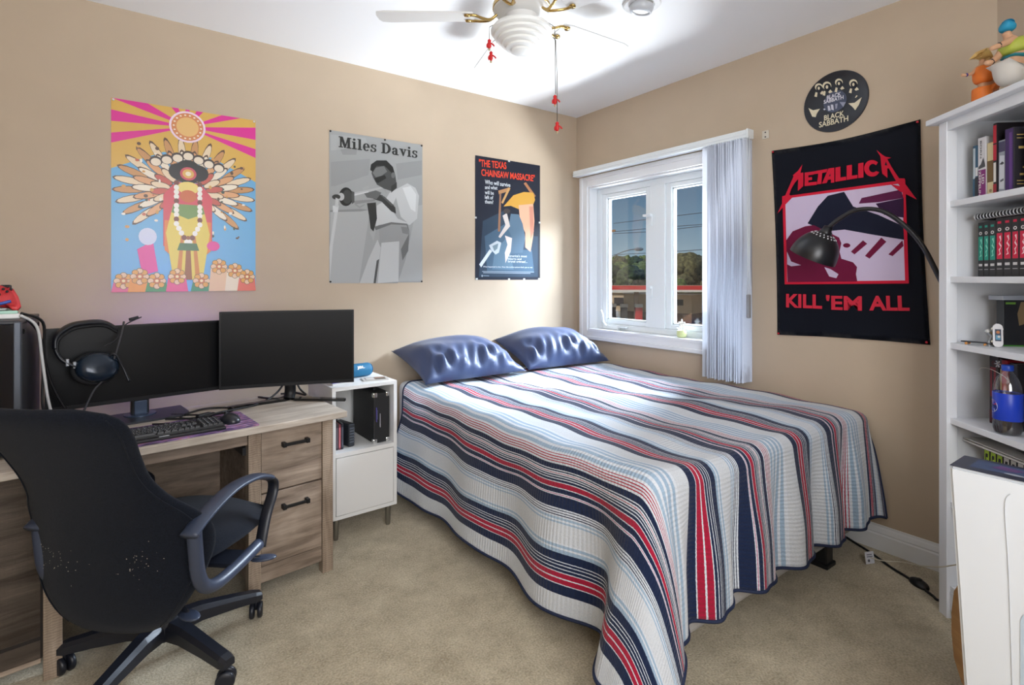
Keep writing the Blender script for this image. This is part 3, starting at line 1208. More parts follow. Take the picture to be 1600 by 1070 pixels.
def monitor(name, pl, pr, z0, z1, curve, label, base):
    pl, pr = Vector(pl), Vector(pr)
    c = (pl + pr) / 2
    wdt = (pr - pl).length
    ang = math.atan2((pr - pl).y, (pr - pl).x)
    root = tag(empty(name, (c.x, c.y, DT), ang), label, 'monitor')
    z0 -= DT
    z1 -= DT
    n = 16

    def slab(nm, x0, x1, za, zb, d0, d1, m, par):
        bm = bmesh.new()
        A = []
        for i in range(n + 1):
            x = x0 + (x1 - x0) * i / n
            k = -curve * (4 * (x / wdt) ** 2)
            A.append([bm.verts.new((x, d + k, z)) for d, z in ((d0, za), (d1, za), (d1, zb), (d0, zb))])
        for i in range(n):
            for q in range(4):
                bm.faces.new((A[i][q], A[i + 1][q], A[i + 1][(q + 1) % 4], A[i][(q + 1) % 4]))
        bm.faces.new(A[0])
        bm.faces.new(A[-1][::-1])
        return from_bm(nm, bm, m, par)
    h = wdt / 2
    bz = .007
    slab('housing', -h, h, z0, z1, .002, .022, BEZEL, root)
    slab('bezel', -h, h, z0, z0 + .014, -.003, .002, BEZEL, root)
    slab('bezel', -h, h, z1 - bz, z1, -.003, .002, BEZEL, root)
    slab('bezel', -h, -h + bz, z0 + .014, z1 - bz, -.003, .002, BEZEL, root)
    slab('bezel', h - bz, h, z0 + .014, z1 - bz, -.003, .002, BEZEL, root)
    slab('screen', -h + bz, h - bz, z0 + .014, z1 - bz, -.0005, .002, SCREEN, root)
    box('rear_bulge', -h * .45, h * .45, .022, .055, z0 + .05, z1 - .06, BEZEL, root, bev=.012)
    if base == 'flat':
        box('neck', -.03, .03, .01, .04, .006, z0 + .1, BEZEL, root, bev=.004)
        bm = bmesh.new()
        add_prism(bm, [(-.13, -.115), (.13, -.115), (.155, -.06), (.155, .08), (-.155, .08), (-.155, -.06)], 0.0008, .008)
        from_bm('stand_base', bm, mat('stand_grey', (44, 47, 54), .35), root)
        lathe('stand_collar', [(.055, .008), (.055, .012), (.048, .014)], mat('stand_blue', (70, 84, 106), .25, .4), root, loc=(0, .015, 0))
        box('neck_cover', -.022, .022, -.002, .012, .012, .066, MATS['stand_blue'], root, bev=.003)
    else:
        tube('neck', smooth_path([(0, .035, z0 + .10), (0, .04, z0 + .03), (0, .05, .04), (-.005, .04, .01)]), .016, BEZEL, root, flat=(.024, .012, (1, 0, 0)))
        for sgn in (-1, 1):
            bm = bmesh.new()
            P = [(0, .05), (.02 * sgn, .02), (.235 * sgn, -.065), (.24 * sgn, -.048), (.235 * sgn, -.04), (.03 * sgn, .06)]
            if sgn < 0:
                P = P[::-1]
            add_prism(bm, P, .0008, .012)
            from_bm('foot', bm, BLKG, root)
    return root


m1 = monitor('monitor', (-2.995, -.425, 0), (-2.425, -.335, 0), .733, 1.036, 0, 'flat black monitor with a headset hung on its corner', 'flat')
m2 = monitor('monitor', (-2.432, -.385, 0), (-1.902, -.545, 0), .741, 1.076, .012, 'curved black monitor on a V stand nearest the bed', 'v')

# purple light strip on the back of the flat monitor glows on the wall
box('light_strip', .02, .26, .050, .056, .27, .29, mat('led_purple', (150, 120, 255), .5, emit=(128, 96, 255), estr=38.0), m1)
# headset hung over the corner of the monitor
HP = mat('headset_black', (24, 26, 32), .4)
HPAD = mat('headset_cushion', (18, 19, 22), .7)
hs = tag(empty('headset', (-2.86, -.465, .94), math.radians(9)), 'black gaming headset hanging over the left monitor corner', 'headset')
band = smooth_path([(-.105, -.03, .03), (-.10, -.02, .075), (-.06, .01, .108), (.0, .035, .116), (.045, .055, .11), (.08, .065, .085)], 8)
tube('headband', band, .01, HP, hs, flat=(.019, .008, (0, 1, .2)))
band2 = [p + Vector((.004, -.002, -.012)) for p in band]
tube('headband_pad', band2, .01, HPAD, hs, flat=(.016, .007, (0, 1, .2)))
c1 = tube('cup_arm', smooth_path([(-.105, -.03, .03), (-.09, -.035, -.005), (-.06, -.04, -.03), (-.03, -.04, -.045)]), .012, HP, hs, flat=(.016, .007, (0, 1, 0)))
bm = bmesh.new()
add_box(bm, -.078, -.068, -.053, -.032, -.032, -.006, bev=.002)
add_box(bm, -.058, -.048, -.053, -.032, -.042, -.018, bev=.002)
from_bm('silver_clip', bm, mat('headset_silver', (150, 154, 160), .3, .6), c1)
for (lx, ly, lz, nm, r) in ((.012, -.045, -.045, 'ear_cup', 0.1),):
    M = T(lx, ly, lz) @ Matrix.Rotation(math.radians(72), 4, 'X') @ Matrix.Rotation(.15, 4, 'Y')
    bm = bmesh.new()
    add_lathe(bm, [(.0, .028), (.025, .027), (.046, .020), (.054, .008), (.055, -.004), (.050, -.012)], 24, M)
    for v in bm.verts:
        v.co.x = lx + (v.co.x - lx) * 1.2
    ec = from_bm('ear_cup', bm, mat('headset_blue', (26, 38, 52), .2, .2), hs, smooth=True)
    bm = bmesh.new()
    add_lathe(bm, [(.050, -.010), (.060, -.016), (.062, -.030), (.052, -.040), (.030, -.040)], 24, M)
    for v in bm.verts:
        v.co.x = lx + (v.co.x - lx) * 1.2
    from_bm('ear_cushion', bm, HPAD, ec, smooth=True)
tube('microphone_boom', smooth_path([(.03, -.04, -.03), (.06, -.055, .0), (.085, -.05, -.05), (.105, -.06, -.11)]), .004, HP, hs, seg=6)
tube('headset_cord', smooth_path([(.10, .02, .112), (.085, -.03, .07), (.06, -.05, -.02), (.03, -.05, -.09), (.0, -.05, -.13), (-.03, -.06, -.2)]), .0035, mat('braided_cord', (58, 58, 62), .7), hs, seg=6)
tube('microphone', [(.12, .04, .118), (.15, .045, .126)], .006, HP, hs, seg=8)
tube('cord', smooth_path([(.16, .045, .126), (.10, .0, .10), (.07, -.03, .05), (.03, -.05, .03)]), .0025, HP, hs, seg=6)

# ------------------------------------------------------------------ keyboard, mouse, mat
km = math.radians(6)
kroot = tag(empty('keyboard', dloc(-.60, .082, DT + .0035), km), 'black full size keyboard on the galaxy print desk mat', 'keyboard')
KB = mat('keyboard_black', (20, 21, 24), .5)
bm = bmesh.new()
add_box(bm, -.19, .19, -.062, .062, 0, .016, bev=.003)
add_box(bm, -.19, .19, -.082, -.058, 0, .010, bev=.003)
from_bm('keyboard_case', bm, KB, kroot)
KC = mat('keycap_black', (26, 27, 31), .45)
KL = mat('key_legend', (210, 210, 214), .5)
cap = bmesh.new()
add_prism(cap, [(-.0075, -.0075), (.0075, -.0075), (.0075, .0075), (-.0075, .0075)], 0, .007)
for v in cap.verts:
    if v.co.z > .001:
        v.co.x *= .8
        v.co.y *= .8
capme = bpy.data.meshes.new('key')
cap.to_mesh(capme)
cap.free()
capme.materials.append(KC)
lgbm = bmesh.new()
for r_ in range(6):
    y = .05 - r_ * .0192 - (.004 if r_ else 0)
    x = -.180
    widths = {0: [1] * 16, 1: [1] * 13 + [2, 1, 1, 1], 2: [1.5] + [1] * 12 + [1.5, 1, 1, 1], 3: [1.75] + [1] * 11 + [2.25], 4: [2.25] + [1] * 10 + [2.75, 0, 1],
              5: [1.25, 1.25, 1.25, 6.25, 1.25, 1.25, 1.25, 1.25, 1, 1, 1]}[r_]
    for i, wk in enumerate(widths):
        if wk:
            k = bpy.data.objects.new('key', capme)
            COL.objects.link(k)
            k.parent = kroot
            k.location = (x + wk * .0081, y, .016)
            k.scale = (wk * 1.02, 1.1, 1)
            add_box(lgbm, x + wk * .0081 - .0022, x + wk * .0081 - .0004, y + .0005, y + .0042, .0228, .0232)
        x += (wk or 1) * .0162
    for c in range(4):
        k = bpy.data.objects.new('key', capme)
        COL.objects.link(k)
        k.parent = kroot
        k.location = (.128 + c * .0162, y, .016)
        k.scale = (1.02, 1.1, 1)
        add_box(lgbm, .128 + c * .0162 - .003, .128 + c * .0162 - .001, y - .001, y + .004, .0228, .0232)
from_bm('key_legends', lgbm, KL, kroot)
box('case_emblem', -.015, .015, -.074, -.068, .0098, .0104, KL, kroot)


def galaxy():
    m = bpy.data.materials.new('galaxy_print')
    m.use_nodes = True
    n = m.node_tree.nodes
    l = m.node_tree.links
    p = n['Principled BSDF']
    p.inputs['Roughness'].default_value = .8
    t = n.new('ShaderNodeTexCoord')
    mp = n.new('ShaderNodeMapping')
    mp.inputs['Rotation'].default_value = (0, 0, .5)
    mp.inputs['Scale'].default_value = (3, 14, 1)
    z = n.new('ShaderNodeTexNoise')
    z.inputs['Scale'].default_value = 5
    z.inputs['Detail'].default_value = 7
    z.inputs['Distortion'].default_value = .8
    r = n.new('ShaderNodeValToRGB')
    e = r.color_ramp.elements
    e[0].position = .34
    e[0].color = lin((34, 26, 44))
    e[1].position = .70
    e[1].color = lin((240, 224, 236))
    for pos, c in ((.44, (84, 62, 104)), (.52, (124, 96, 142)), (.58, (168, 108, 116)), (.63, (150, 132, 190))):
        k = e.new(pos)
        k.color = lin(c)
    l.new(t.outputs['Object'], mp.inputs[0])
    l.new(mp.outputs[0], z.inputs['Vector'])
    l.new(z.outputs['Fac'], r.inputs[0])
    l.new(r.outputs[0], p.inputs['Base Color'])
    return m


mpd = prism('desk_mat', rrect(-.215, .42, -.12, .155, .012), 0, .003, galaxy(), None, loc=dloc(-.72, .098, DT + .0004), rot=(0, 0, DK))
tag(mpd, 'purple galaxy print desk mat under the keyboard', 'desk mat')
ms = tag(empty('mouse', dloc(-.375, .095, DT + .0036), math.radians(20)), 'small black mouse on the right of the desk mat', 'mouse')
bm = bmesh.new()
bmesh.ops.create_uvsphere(bm, u_segments=20, v_segments=12, radius=1)
for v in bm.verts:
    z = max(v.co.z, -.15)
    v.co = Vector((v.co.x * .031 * (1 - .08 * v.co.y), v.co.y * .052, (z + .15) * .031 * (1 - .25 * max(0, v.co.y))))
from_bm('mouse_shell', bm, mat('mouse_black', (34, 36, 42), .3), ms, smooth=True)
bm = bmesh.new()
add_lathe(bm, [(.006, -.004), (.008, -.003), (.008, .003), (.006, .004)], 14, T(0, .03, .0285) @ Matrix.Rotation(PI / 2, 4, 'Y'))
from_bm('scroll_wheel', bm, BLACKP, ms, smooth=True)

# cables on the desk
CAB = mat('black_cable', (18, 18, 20), .5)


def cable(pts, r, label, m=CAB, cat='cable', grp='cables behind the monitors'):
    o = tube('desk_cable', smooth_path(pts), r, m, seg=6)
    return tag(o, label, cat, grp)


zc = DT + .006
cable([dloc(-.52, .36, zc), dloc(-.42, .27, zc), dloc(-.34, .25, zc), dloc(-.31, .32, zc), dloc(-.40, .38, zc), dloc(-.5, .30, zc), dloc(-.47, .22, zc)], .004, 'coiled black cable beside the flat monitor base')
cable([dloc(-.55, .30, zc), dloc(-.45, .235, zc), dloc(-.38, .225, zc + .01), dloc(-.2, .32, zc), dloc(-.10, .40, .69), dloc(-.05, .42, .74)], .0045, 'black cable running to the curved monitor')
cable([dloc(-.60, .25, zc), dloc(-.53, .19, zc + .004), dloc(-.45, .20, zc + .004), dloc(-.37, .17, zc + .004), dloc(-.33, .15, zc + .006)], .003, 'thin mouse cord crossing the desk mat')
cable([dloc(-.02, .40, .76), dloc(.0, .38, .70), dloc(.02, .36, zc), dloc(.0, .44, zc), dloc(-.06, .46, zc)], .0045, 'black cable looped behind the curved monitor stand')
cable([dloc(-.06, .40, .76), dloc(-.04, .36, .70), dloc(-.10, .37, zc), dloc(-.16, .46, zc)], .0045, 'black cable hanging under the curved monitor')
pl = tag(empty('plug_adapter', dloc(-.43, .235, DT + .0008), .5), 'small black plug lying beside the keyboard cables', 'plug')
box('plug_body', -.03, .025, -.011, .011, 0, .02, BLACKP, pl, bev=.004)
box('plug_head', .025, .042, -.008, .008, .003, .015, BLKG, pl, bev=.002)

# ------------------------------------------------------------------ PC tower and what stands on it
pc = tag(empty('computer_tower', (-3.12, -.55, DT + .0008)), 'black computer tower with glass side on the left desk end', 'computer')
PCM = mat('tower_black', (40, 42, 48), .45)
TH = .424
bm = bmesh.new()
add_box(bm, -.102, .102, -.20, .20, TH - .012, TH, bev=.003)
add_box(bm, -.102, .102, -.20, .20, .012, .03, bev=.003)
add_box(bm, -.102, .102, .188, .20, .03, TH - .012)
add_box(bm, .094, .102, -.18, .188, .03, TH - .012)
for fx in (-.08, .08):
    for fy in (-.17, .17):
        add_box(bm, fx - .015, fx + .015, fy - .015, fy + .015, 0, .012, bev=.003)
from_bm('chassis', bm, PCM, pc)
box('front_glass', -.098, .086, -.205, -.199, .03, TH - .012, mat('smoked_glass', (12, 16, 24), .08, spec=.6), pc)
box('front_trim', .086, .104, -.206, -.18, .012, TH - .004, mat('tower_trim', (84, 90, 100), .35, .5), pc, bev=.003)
bm = bmesh.new()
for k in range(4):
    add_lathe(bm, [(.045, -.006), (.052, -.006), (.052, .006), (.045, .006)], 20, T(-.01, -.185, .07 + .095 * k) @ Matrix.Rotation(PI / 2, 4, 'X'), cap=False)
from_bm('fan_rings', bm, mat('fan_blue', (40, 54, 84), .3), pc)
box('side_window', -.103, -.099, -.18, .18, .04, TH - .02, MATS['smoked_glass'], pc)
for yy in (-.15, .165):
    box('thumb_screw', .102, .106, yy - .008, yy + .008, TH - .045, TH - .029, BLKG, pc, bev=.002)

hub = tag(empty('game_disc_case', (-3.125, -.60, DT + TH + .0016), .15), 'white and mint game case under the red controller on the tower', 'game case')
box('case', -.095, .085, -.065, .065, 0, .016, mat('case_white', (226, 226, 224), .4), hub, bev=.003)
box('case_lid', -.092, .08, -.062, .062, .016, .026, mat('case_mint', (170, 214, 196), .4), hub, bev=.003)

ctl = tag(empty('game_controller', (-3.115, -.615, DT + TH + .078), math.radians(8)), 'red game controller propped on top of the computer tower', 'controller')
CR = mat('controller_red', (214, 62, 66), .4)
out = [(-.045, .030), (-.02, .034), (.02, .034), (.045, .030), (.062, .018), (.074, -.012), (.080, -.045), (.072, -.058), (.058, -.054), (.042, -.030), (.02, -.018),
       (-.02, -.018), (-.042, -.030), (-.058, -.054), (-.072, -.058), (-.080, -.045), (-.074, -.012), (-.062, .018)]
bm = bmesh.new()
add_prism(bm, out, -.016, .016)
bmesh.ops.bevel(bm, geom=[e for e in bm.edges if abs(e.verts[0].co.z - e.verts[1].co.z) < 1e-6], offset=.010, segments=3, affect='EDGES')
tilt = Matrix.Rotation(math.radians(62), 4, 'X')
bmesh.ops.transform(bm, matrix=tilt, verts=bm.verts)
from_bm('shell', bm, CR, ctl, smooth=True)


def cpart(name, x, y, r, h, m, seg=16):
    bm = bmesh.new()
    add_lathe(bm, [(r, .012), (r, .016 + h * .6), (r * .85, .016 + h), (.0, .016 + h * .8)], seg, tilt @ T(x, y, 0))
    return from_bm(name, bm, m, ctl, smooth=True)


cpart('thumbstick', .022, -.008, .010, .008, BLACKP)
cpart('thumbstick', -.046, .012, .010, .008, BLACKP)
cpart('direction_pad', -.024, -.010, .011, .003, mat('pad_silver', (120, 124, 130), .3, .7))
for (bx_, by_) in ((.047, .021), (.047, .003), (.056, .012), (.038, .012)):
    cpart('button', bx_, by_, .004, .004, BLACKP, 10)
cpart('guide_button', 0, .022, .006, .002, mat('pad_white', (220, 220, 222), .3))
bm = bmesh.new()
add_box(bm, -.058, -.03, .022, .034, -.008, .008, bev=.004)
add_box(bm, .03, .058, .022, .034, -.008, .008, bev=.004)
bmesh.ops.transform(bm, matrix=tilt, verts=bm.verts)
from_bm('trigger', bm, BLACKP, ctl)
stb = tag(empty('controller_stand', (-3.115, -.60, DT + TH + .028)), 'small silver stand holding up the red controller', 'stand')
bm = bmesh.new()
add_box(bm, -.03, .05, -.035, .03, 0, .008, bev=.003)
add_box(bm, -.02, .04, .0, .01, .008, .045, bev=.003)
from_bm('stand_foot', bm, mat('stand_silver', (170, 172, 170), .3, .5), stb)
tube('stand_hook', smooth_path([(-.02, -.03, .01), (.02, -.042, .018), (.06, -.04, .03)]), .005, mat('stand_blue_plastic', (52, 86, 176), .4), stb)
trn = tag(empty('toy_ornament', (-3.155, -.55, DT + TH + .028)), 'small blue and white toy standing behind the red controller', 'toy')
lathe('toy_base', [(.03, 0), (.03, .006), (.022, .01)], mat('toy_white', (228, 226, 222), .5), trn, seg=16)
tube('toy_legs', [(0, 0, .008), (.004, 0, .05), (0, 0, .09)], .010, mat('toy_grey', (110, 130, 150), .5), trn, radii=[.009, .012, .014])
lathe('toy_body', [(.012, .085), (.024, .10), (.022, .125), (.012, .14)], MATS['toy_white'], trn, seg=14)
bm = bmesh.new()
add_box(bm, -.008, .014, -.012, .012, .14, .19, bev=.006)
from_bm('toy_top', bm, mat('toy_blue', (44, 84, 190), .4), trn)
cable([(-3.03, -.66, DT + TH + .012), (-2.995, -.62, 1.06), (-2.985, -.59, .95), (-2.972, -.56, .80), (-2.95, -.53, zc)], .0045, 'white cable hanging down the side of the computer tower', mat('white_cable', (214, 214, 212), .5), grp='cables on the tower')
cable([(-3.03, -.64, DT + TH + .018), (-2.985, -.57, 1.07), (-2.985, -.54, .96), (-2.97, -.52, .86), (-2.93, -.50, .75), (-2.88, -.47, zc)], .0045, 'black cable hanging in front of the computer tower', grp='cables on the tower')
cable([(-3.03, -.65, DT + TH + .014), (-2.99, -.60, 1.03), (-2.985, -.57, .90), (-2.985, -.57, .78), (-2.96, -.55, zc)], .004, 'black cable beside the white one on the tower side', grp='cables on the tower')


# ------------------------------------------------------------------ nightstand and what is on it
NR = math.radians(2)
NSO = Vector((-1.837, -.524, 0))
ns = tag(empty('nightstand', NSO, NR), 'white nightstand with an open shelf between desk and bed', 'nightstand')
LAM = mat('white_laminate', (228, 228, 226), .45)
NW, ND, NZ0, NZ1 = .16, .36, .107, .717
t_ = .017
box('side_panel', -NW, -NW + t_, 0, ND, NZ0, NZ1 - t_, LAM, ns, bev=.001)
box('side_panel', NW - t_, NW, 0, ND, NZ0, NZ1 - t_, LAM, ns, bev=.001)
box('top_panel', -NW, NW, 0, ND, NZ1 - t_, NZ1, LAM, ns, bev=.001)
box('bottom_panel', -NW + t_, NW - t_, 0, ND, NZ0, NZ0 + t_, LAM, ns)
box('shelf_board', -NW + t_, NW - t_, 0, ND - .01, .393, .413, LAM, ns)
box('back_panel', -NW + t_, NW - t_, ND - .01, ND, NZ0 + t_, NZ1 - t_, LAM, ns)
box('door', -NW + t_ + .002, NW - t_ - .002, -.001, .016, NZ0 + t_ + .002, .390, LAM, ns, bev=.001)
for lx in (-NW + .03, NW - .03):
    for ly in (.04, ND - .04):
        lathe('leg', [(.010, 0.0005), (.012, .01), (.014, NZ0)], mat('brushed_steel', (150, 148, 142), .35, .9), ns, seg=14, loc=(lx, ly, 0))


def nloc(x, y, z):
    c, s = math.cos(NR), math.sin(NR)
    return Vector((NSO.x + x * c - y * s, NSO.y + x * s + y * c, z))


NT = NZ1 + .0005
# bluetooth speaker
spk = tag(empty('portable_speaker', nloc(.012, .20, NT + .034), math.radians(8)), 'teal cylinder speaker lying on the white nightstand', 'speaker')
TEAL = mat('teal_fabric', (22, 108, 150), .6, bump=.2, bscale=400)
Mx = Matrix.Rotation(PI / 2, 4, 'Y')
bm = bmesh.new()
add_lathe(bm, [(.022, -.098), (.031, -.092), (.034, -.08), (.034, .08), (.031, .092), (.022, .098)], 28, Mx)
from_bm('speaker_body', bm, TEAL, spk, smooth=True)
for s_ in (-1, 1):
    bm = bmesh.new()
    add_lathe(bm, [(.024, -.002), (.026, .0), (.024, .003)], 24, T(.0985 * s_, 0, 0) @ Mx)
    from_bm('end_cap', bm, mat('teal_rubber', (16, 84, 122), .5), spk, smooth=True)
text('lettering', 'JBL', .03, mat('logo_white', (236, 236, 236), .4), spk, (.03, -.0305, .017), (math.radians(62), 0, 0), bold=.0012, fit=(.042, .018))
# cards and booklet
cdk = tag(empty('card', nloc(.085, .09, NT), math.radians(-12)), 'grey printed card lying flat on the nightstand', 'card')
prism('card_sheet', rrect(-.062, .062, -.04, .045, .005), 0, .004, mat('card_grey', (196, 192, 186), .6), cdk)
PRN = print_mat('print_ink')
ink('card_print', [((120, 112, 104), rrect(-.05, .05, -.03, .035, .004)), ((214, 206, 196), rrect(-.045, -.005, -.025, .03, .003)), ((158, 120, 100), rrect(.0, .045, .005, .03, .003)), ((70, 66, 64), rrect(.0, .045, -.025, .0, .003))], PRN, cdk, loc=(0, 0, .004))
bk = tag(empty('booklet', nloc(-.095, .10, NT), math.radians(10)), 'small white booklet with purple cover behind the curved monitor', 'booklet')
box('pages', -.05, .05, -.04, .04, 0, .010, mat('paper_white', (232, 230, 226), .7), bk)
box('cover', -.052, .052, -.042, .042, .010, .0125, mat('cover_purple', (92, 84, 168), .5), bk)
# black flight case amplifier
ac = tag(empty('amplifier_case', nloc(.096, .036, .4135), math.radians(2)), 'black case with chrome corners inside the nightstand shelf', 'case')
TOLEX = mat('black_tolex', (20, 21, 24), .55, bump=.3, bscale=500)
AW, AD_, AH = .042, .27, .245
box('case_body', -AW, AW, 0, AD_, 0, AH, TOLEX, ac, bev=.006)
CHR = mat('chrome', (214, 214, 214), .18, 1.0)
for cx0 in (-AW, AW):
    for cz0 in (0, AH):
        for cy0 in (0, AD_):
            sx_, sz_, sy_ = (1 if cx0 > 0 else -1), (1 if cz0 > 0 else -1), (1 if cy0 > 0 else -1)
            xs = sorted((cx0 + .002 * sx_, cx0 - .020 * sx_))
            zs = sorted((cz0 + .002 * sz_ if cz0 > 0 else cz0 + .0002, cz0 - .022 * sz_))
            ys = sorted((cy0 + .002 * sy_, cy0 - .022 * sy_))
            box('corner_guard', xs[0], xs[1], ys[0], ys[1], zs[0], zs[1], CHR, ac, bev=.005)
tube('handle', smooth_path([(0, .08, AH), (0, .10, AH + .018), (0, .17, AH + .018), (0, .19, AH)]), .006, BLACKP, ac, flat=(.012, .004, (1, 0, 0)))
ink('label_print', [((214, 212, 226), rrect(.075, .085, .10, .165, .001)), ((100, 92, 176), rrect(.03, .045, .115, .185, .001)), ((150, 146, 206), rrect(.046, .05, .13, .175, .001))], PRN, ac, loc=(-AW - .0004, 0, 0), rot=(PI / 2, 0, -PI / 2))
# discs and a small radio
for i in range(4):
    c = [(150, 150, 158), (52, 46, 52), (120, 60, 66), (40, 42, 50)][i]
    d = tag(empty('disc_case', nloc(-.132 + i * .0125, .05, .4135), 0), ['grey disc case leftmost on the nightstand shelf', 'black disc case second from the desk on the nightstand shelf',
            'dull red disc case on the nightstand shelf', 'dark disc case nearest the radio on the nightstand shelf'][i], 'disc case', 'disc cases in the nightstand')
    box('case', -.005, .005, 0, .13, 0, .118 + .004 * (i % 2), mat('disc_%d' % i, c, .3), d, bev=.001)
    box('spine_label', -.004, .004, -.0008, 0, .01, .105, mat('disc_label_%d' % i, tuple(min(255, int(v * 1.5) + 20) for v in c), .5), d)
rd = tag(empty('pocket_radio', nloc(-.045, .06, .4136), math.radians(14)), 'small dark grey radio leaning by the black case', 'radio')
bm = bmesh.new()
add_box(bm, -.016, .016, 0, .12, 0, .11, bev=.006)
from_bm('radio_body', bm, mat('radio_grey', (44, 48, 54), .5), rd)
bm = bmesh.new()
for k in range(6):
    add_box(bm, -.013, .013, -.003, 0, .02 + .013 * k, .027 + .013 * k, bev=.001)
from_bm('grille', bm, mat('radio_light', (84, 90, 98), .4), rd)


# ------------------------------------------------------------------ posters and flag (measured on their wall)
def on_back(px, py):
    q = FWD + RGT * ((px - 800) / 822.0) + Vector((0, 0, (435 - py) / 822.0))
    t = (0 - CAM.y) / q.y
    return (CAM.x + t * q.x, CAM.z + t * q.z)


def on_right(px, py):
    q = FWD + RGT * ((px - 800) / 822.0) + Vector((0, 0, (435 - py) / 822.0))
    t = (0 - CAM.x) / q.x
    return (-(CAM.y + t * q.y), CAM.z + t * q.z)


class Sheet:
    """a flat sheet on a wall, local x to the right, y up, z towards the room"""

    def __init__(s, wall, ox, oy, sc, cx, cz):
        s.w, s.ox, s.oy, s.sc, s.cx, s.cz = wall, ox, oy, sc, cx, cz

    def p(s, x, y):
        a, b = (on_back if s.w == 'b' else on_right)(s.ox + x / s.sc, s.oy + y / s.sc)
        return (a - s.cx, b - s.cz)

    def P(s, pts):
        return [s.p(*q) for q in pts]

    def ell(s, x, y, rx, ry, n=20):
        return s.P([(x + rx * math.cos(2 * PI * k / n), y + ry * math.sin(2 * PI * k / n)) for k in range(n)])

    def E(s):
        return ((s.cx, -.0012, s.cz), (PI / 2, 0, 0)) if s.w == 'b' else ((-.0012, -s.cx, s.cz), (PI / 2, 0, -PI / 2))


def curl_sheet(name, wdt, hgt, m, parent, amp=.0015, th=.0004):
    bm = bmesh.new()
    n = 14
    g = []
    for j in range(n + 1):
        row = []
        for i in range(n + 1):
            x = -wdt / 2 + wdt * i / n
            y = -hgt / 2 + hgt * j / n
            row.append(bm.verts.new((x, y, 0)))
        g.append(row)
    for j in range(n):
        for i in range(n):
            bm.faces.new((g[j][i], g[j][i + 1], g[j + 1][i + 1], g[j + 1][i]))
    bmesh.ops.solidify(bm, geom=list(bm.faces), thickness=th)
    return from_bm(name, bm, m, parent)


PIN_R = mat('red_pin', (196, 30, 50), .3)
PIN_K = mat('dark_pin', (46, 44, 44), .4, .5)


def pins(parent, pts, m, z=.001):
    for (x, y) in pts:
        lathe('push_pin', [(.005, 0), (.0055, .003), (.004, .006), (.0, .0065)], m, parent, seg=10, loc=(x, y, z))


def poster(name, sh, wdt, hgt, label, paper, cat='poster'):
    l, r = sh.E()
    root = empty(name, l)
    root.rotation_euler = r
    tag(root, label, cat)
    curl_sheet('paper', wdt, hgt, paper, root)
    return root


PAPER = mat('poster_paper', (228, 228, 224), .35)
GLOSS = print_mat('poster_ink', .32, .5)
# -- colourful poster: generic sunburst and garland design
s1 = Sheet('b', 150, 130, 825 / 270, -2.521, 1.594)
p1 = poster('poster', s1, .590, .872, 'bright pink, gold and blue poster on the wall above the left monitor', PAPER)
W1, H1 = .590 / 2, .872 / 2
GOLD, PINK, SKY, CREAM = (222, 178, 84), (224, 44, 150), (108, 176, 220), (238, 216, 182)
sh = [(GOLD, rrect(-W1, W1, -H1, H1, .001, 1)), (SKY, [(-W1, -H1), (W1, -H1), (W1, .12), (.1, .22), (-.1, .22), (-W1, .12)])]
cx1, cy1 = s1.p(437, 210)


def clipray(a0, a1, r):
    pts = [(cx1, cy1)]
    for a in (a0, a1):
        dx, dy = math.cos(math.radians(a)), math.sin(math.radians(a))
        k = r
        if dx:
            k = min(k, ((W1 if dx > 0 else -W1) - cx1) / dx)
        if dy:
            k = min(k, ((H1 if dy > 0 else -H1) - cy1) / dy)
        pts.append((cx1 + dx * k, cy1 + dy * k))
    return pts


for a0, a1 in ((-3, 9), (-20, -12), (20, 30), (52, 66), (114, 128), (152, 164), (174, 184), (194, 202), (84, 96)):
    sh.append((PINK, clipray(a0, a1, 1.0)))
rnd = random.Random(4)
# fans of cream and gold petals, alternating
for ring, (rad, cnt, c1_, c2_, ln) in enumerate(((.205, 22, CREAM, (206, 152, 96), .115), (.15, 20, (226, 168, 118), (244, 232, 210), .10), (.10, 16, (200, 92, 76), CREAM, .075))):
    for k in range(cnt):
        a = math.radians(-42 + 264 * k / (cnt - 1))
        cx, cy = .0 + math.cos(a) * rad * 1.12, .045 + math.sin(a) * rad * .92
        d, n_ = (math.cos(a), math.sin(a)), (-math.sin(a), math.cos(a))
        wd = .014
        pet = []
        for q in range(12):
            t = 2 * PI * q / 12
            pet.append((cx + d[0] * math.cos(t) * ln / 2 + n_[0] * math.sin(t) * wd, cy + d[1] * math.cos(t) * ln / 2 + n_[1] * math.sin(t) * wd))
        sh.append(((92, 66, 48), [(cx + (x - cx) * 1.12, cy + (y - cy) * 1.22) for x, y in pet]))
        sh.append((c1_ if k % 2 else c2_, pet))
for k in range(70):
    x, y = rnd.uniform(-.26, .26), rnd.uniform(-.22, .26)
    if abs(x) > .09:
        sh.append((rnd.choice([(96, 70, 52), (244, 236, 220), (214, 160, 84), (200, 110, 80), (60, 80, 70)]), circle(x, y, rnd.uniform(.004, .009), rnd.uniform(.003, .010), 7)))
# crest and disc
sh.append(((246, 220, 236), circle(cx1, cy1, .075, .075, 24)))
sh.append(((216, 138, 86), circle(cx1, cy1, .066, .066, 24)))
sh.append(((234, 190, 120), circle(cx1, cy1, .046, .046, 20)))
for k in range(18):
    a = 2 * PI * k / 18
    sh.append(((250, 236, 214), circle(cx1 + .056 * math.cos(a), cy1 + .056 * math.sin(a), .005, .004, 6)))
for k in range(7):
    x = (k - 3) * .043
    y = .215 - abs(k - 3) * .014
    sh.append(((70, 58, 52), circle(x, y, .026, .024, 14)))
    sh.append(((240, 226, 204), circle(x, y - .004, .020, .018, 14)))
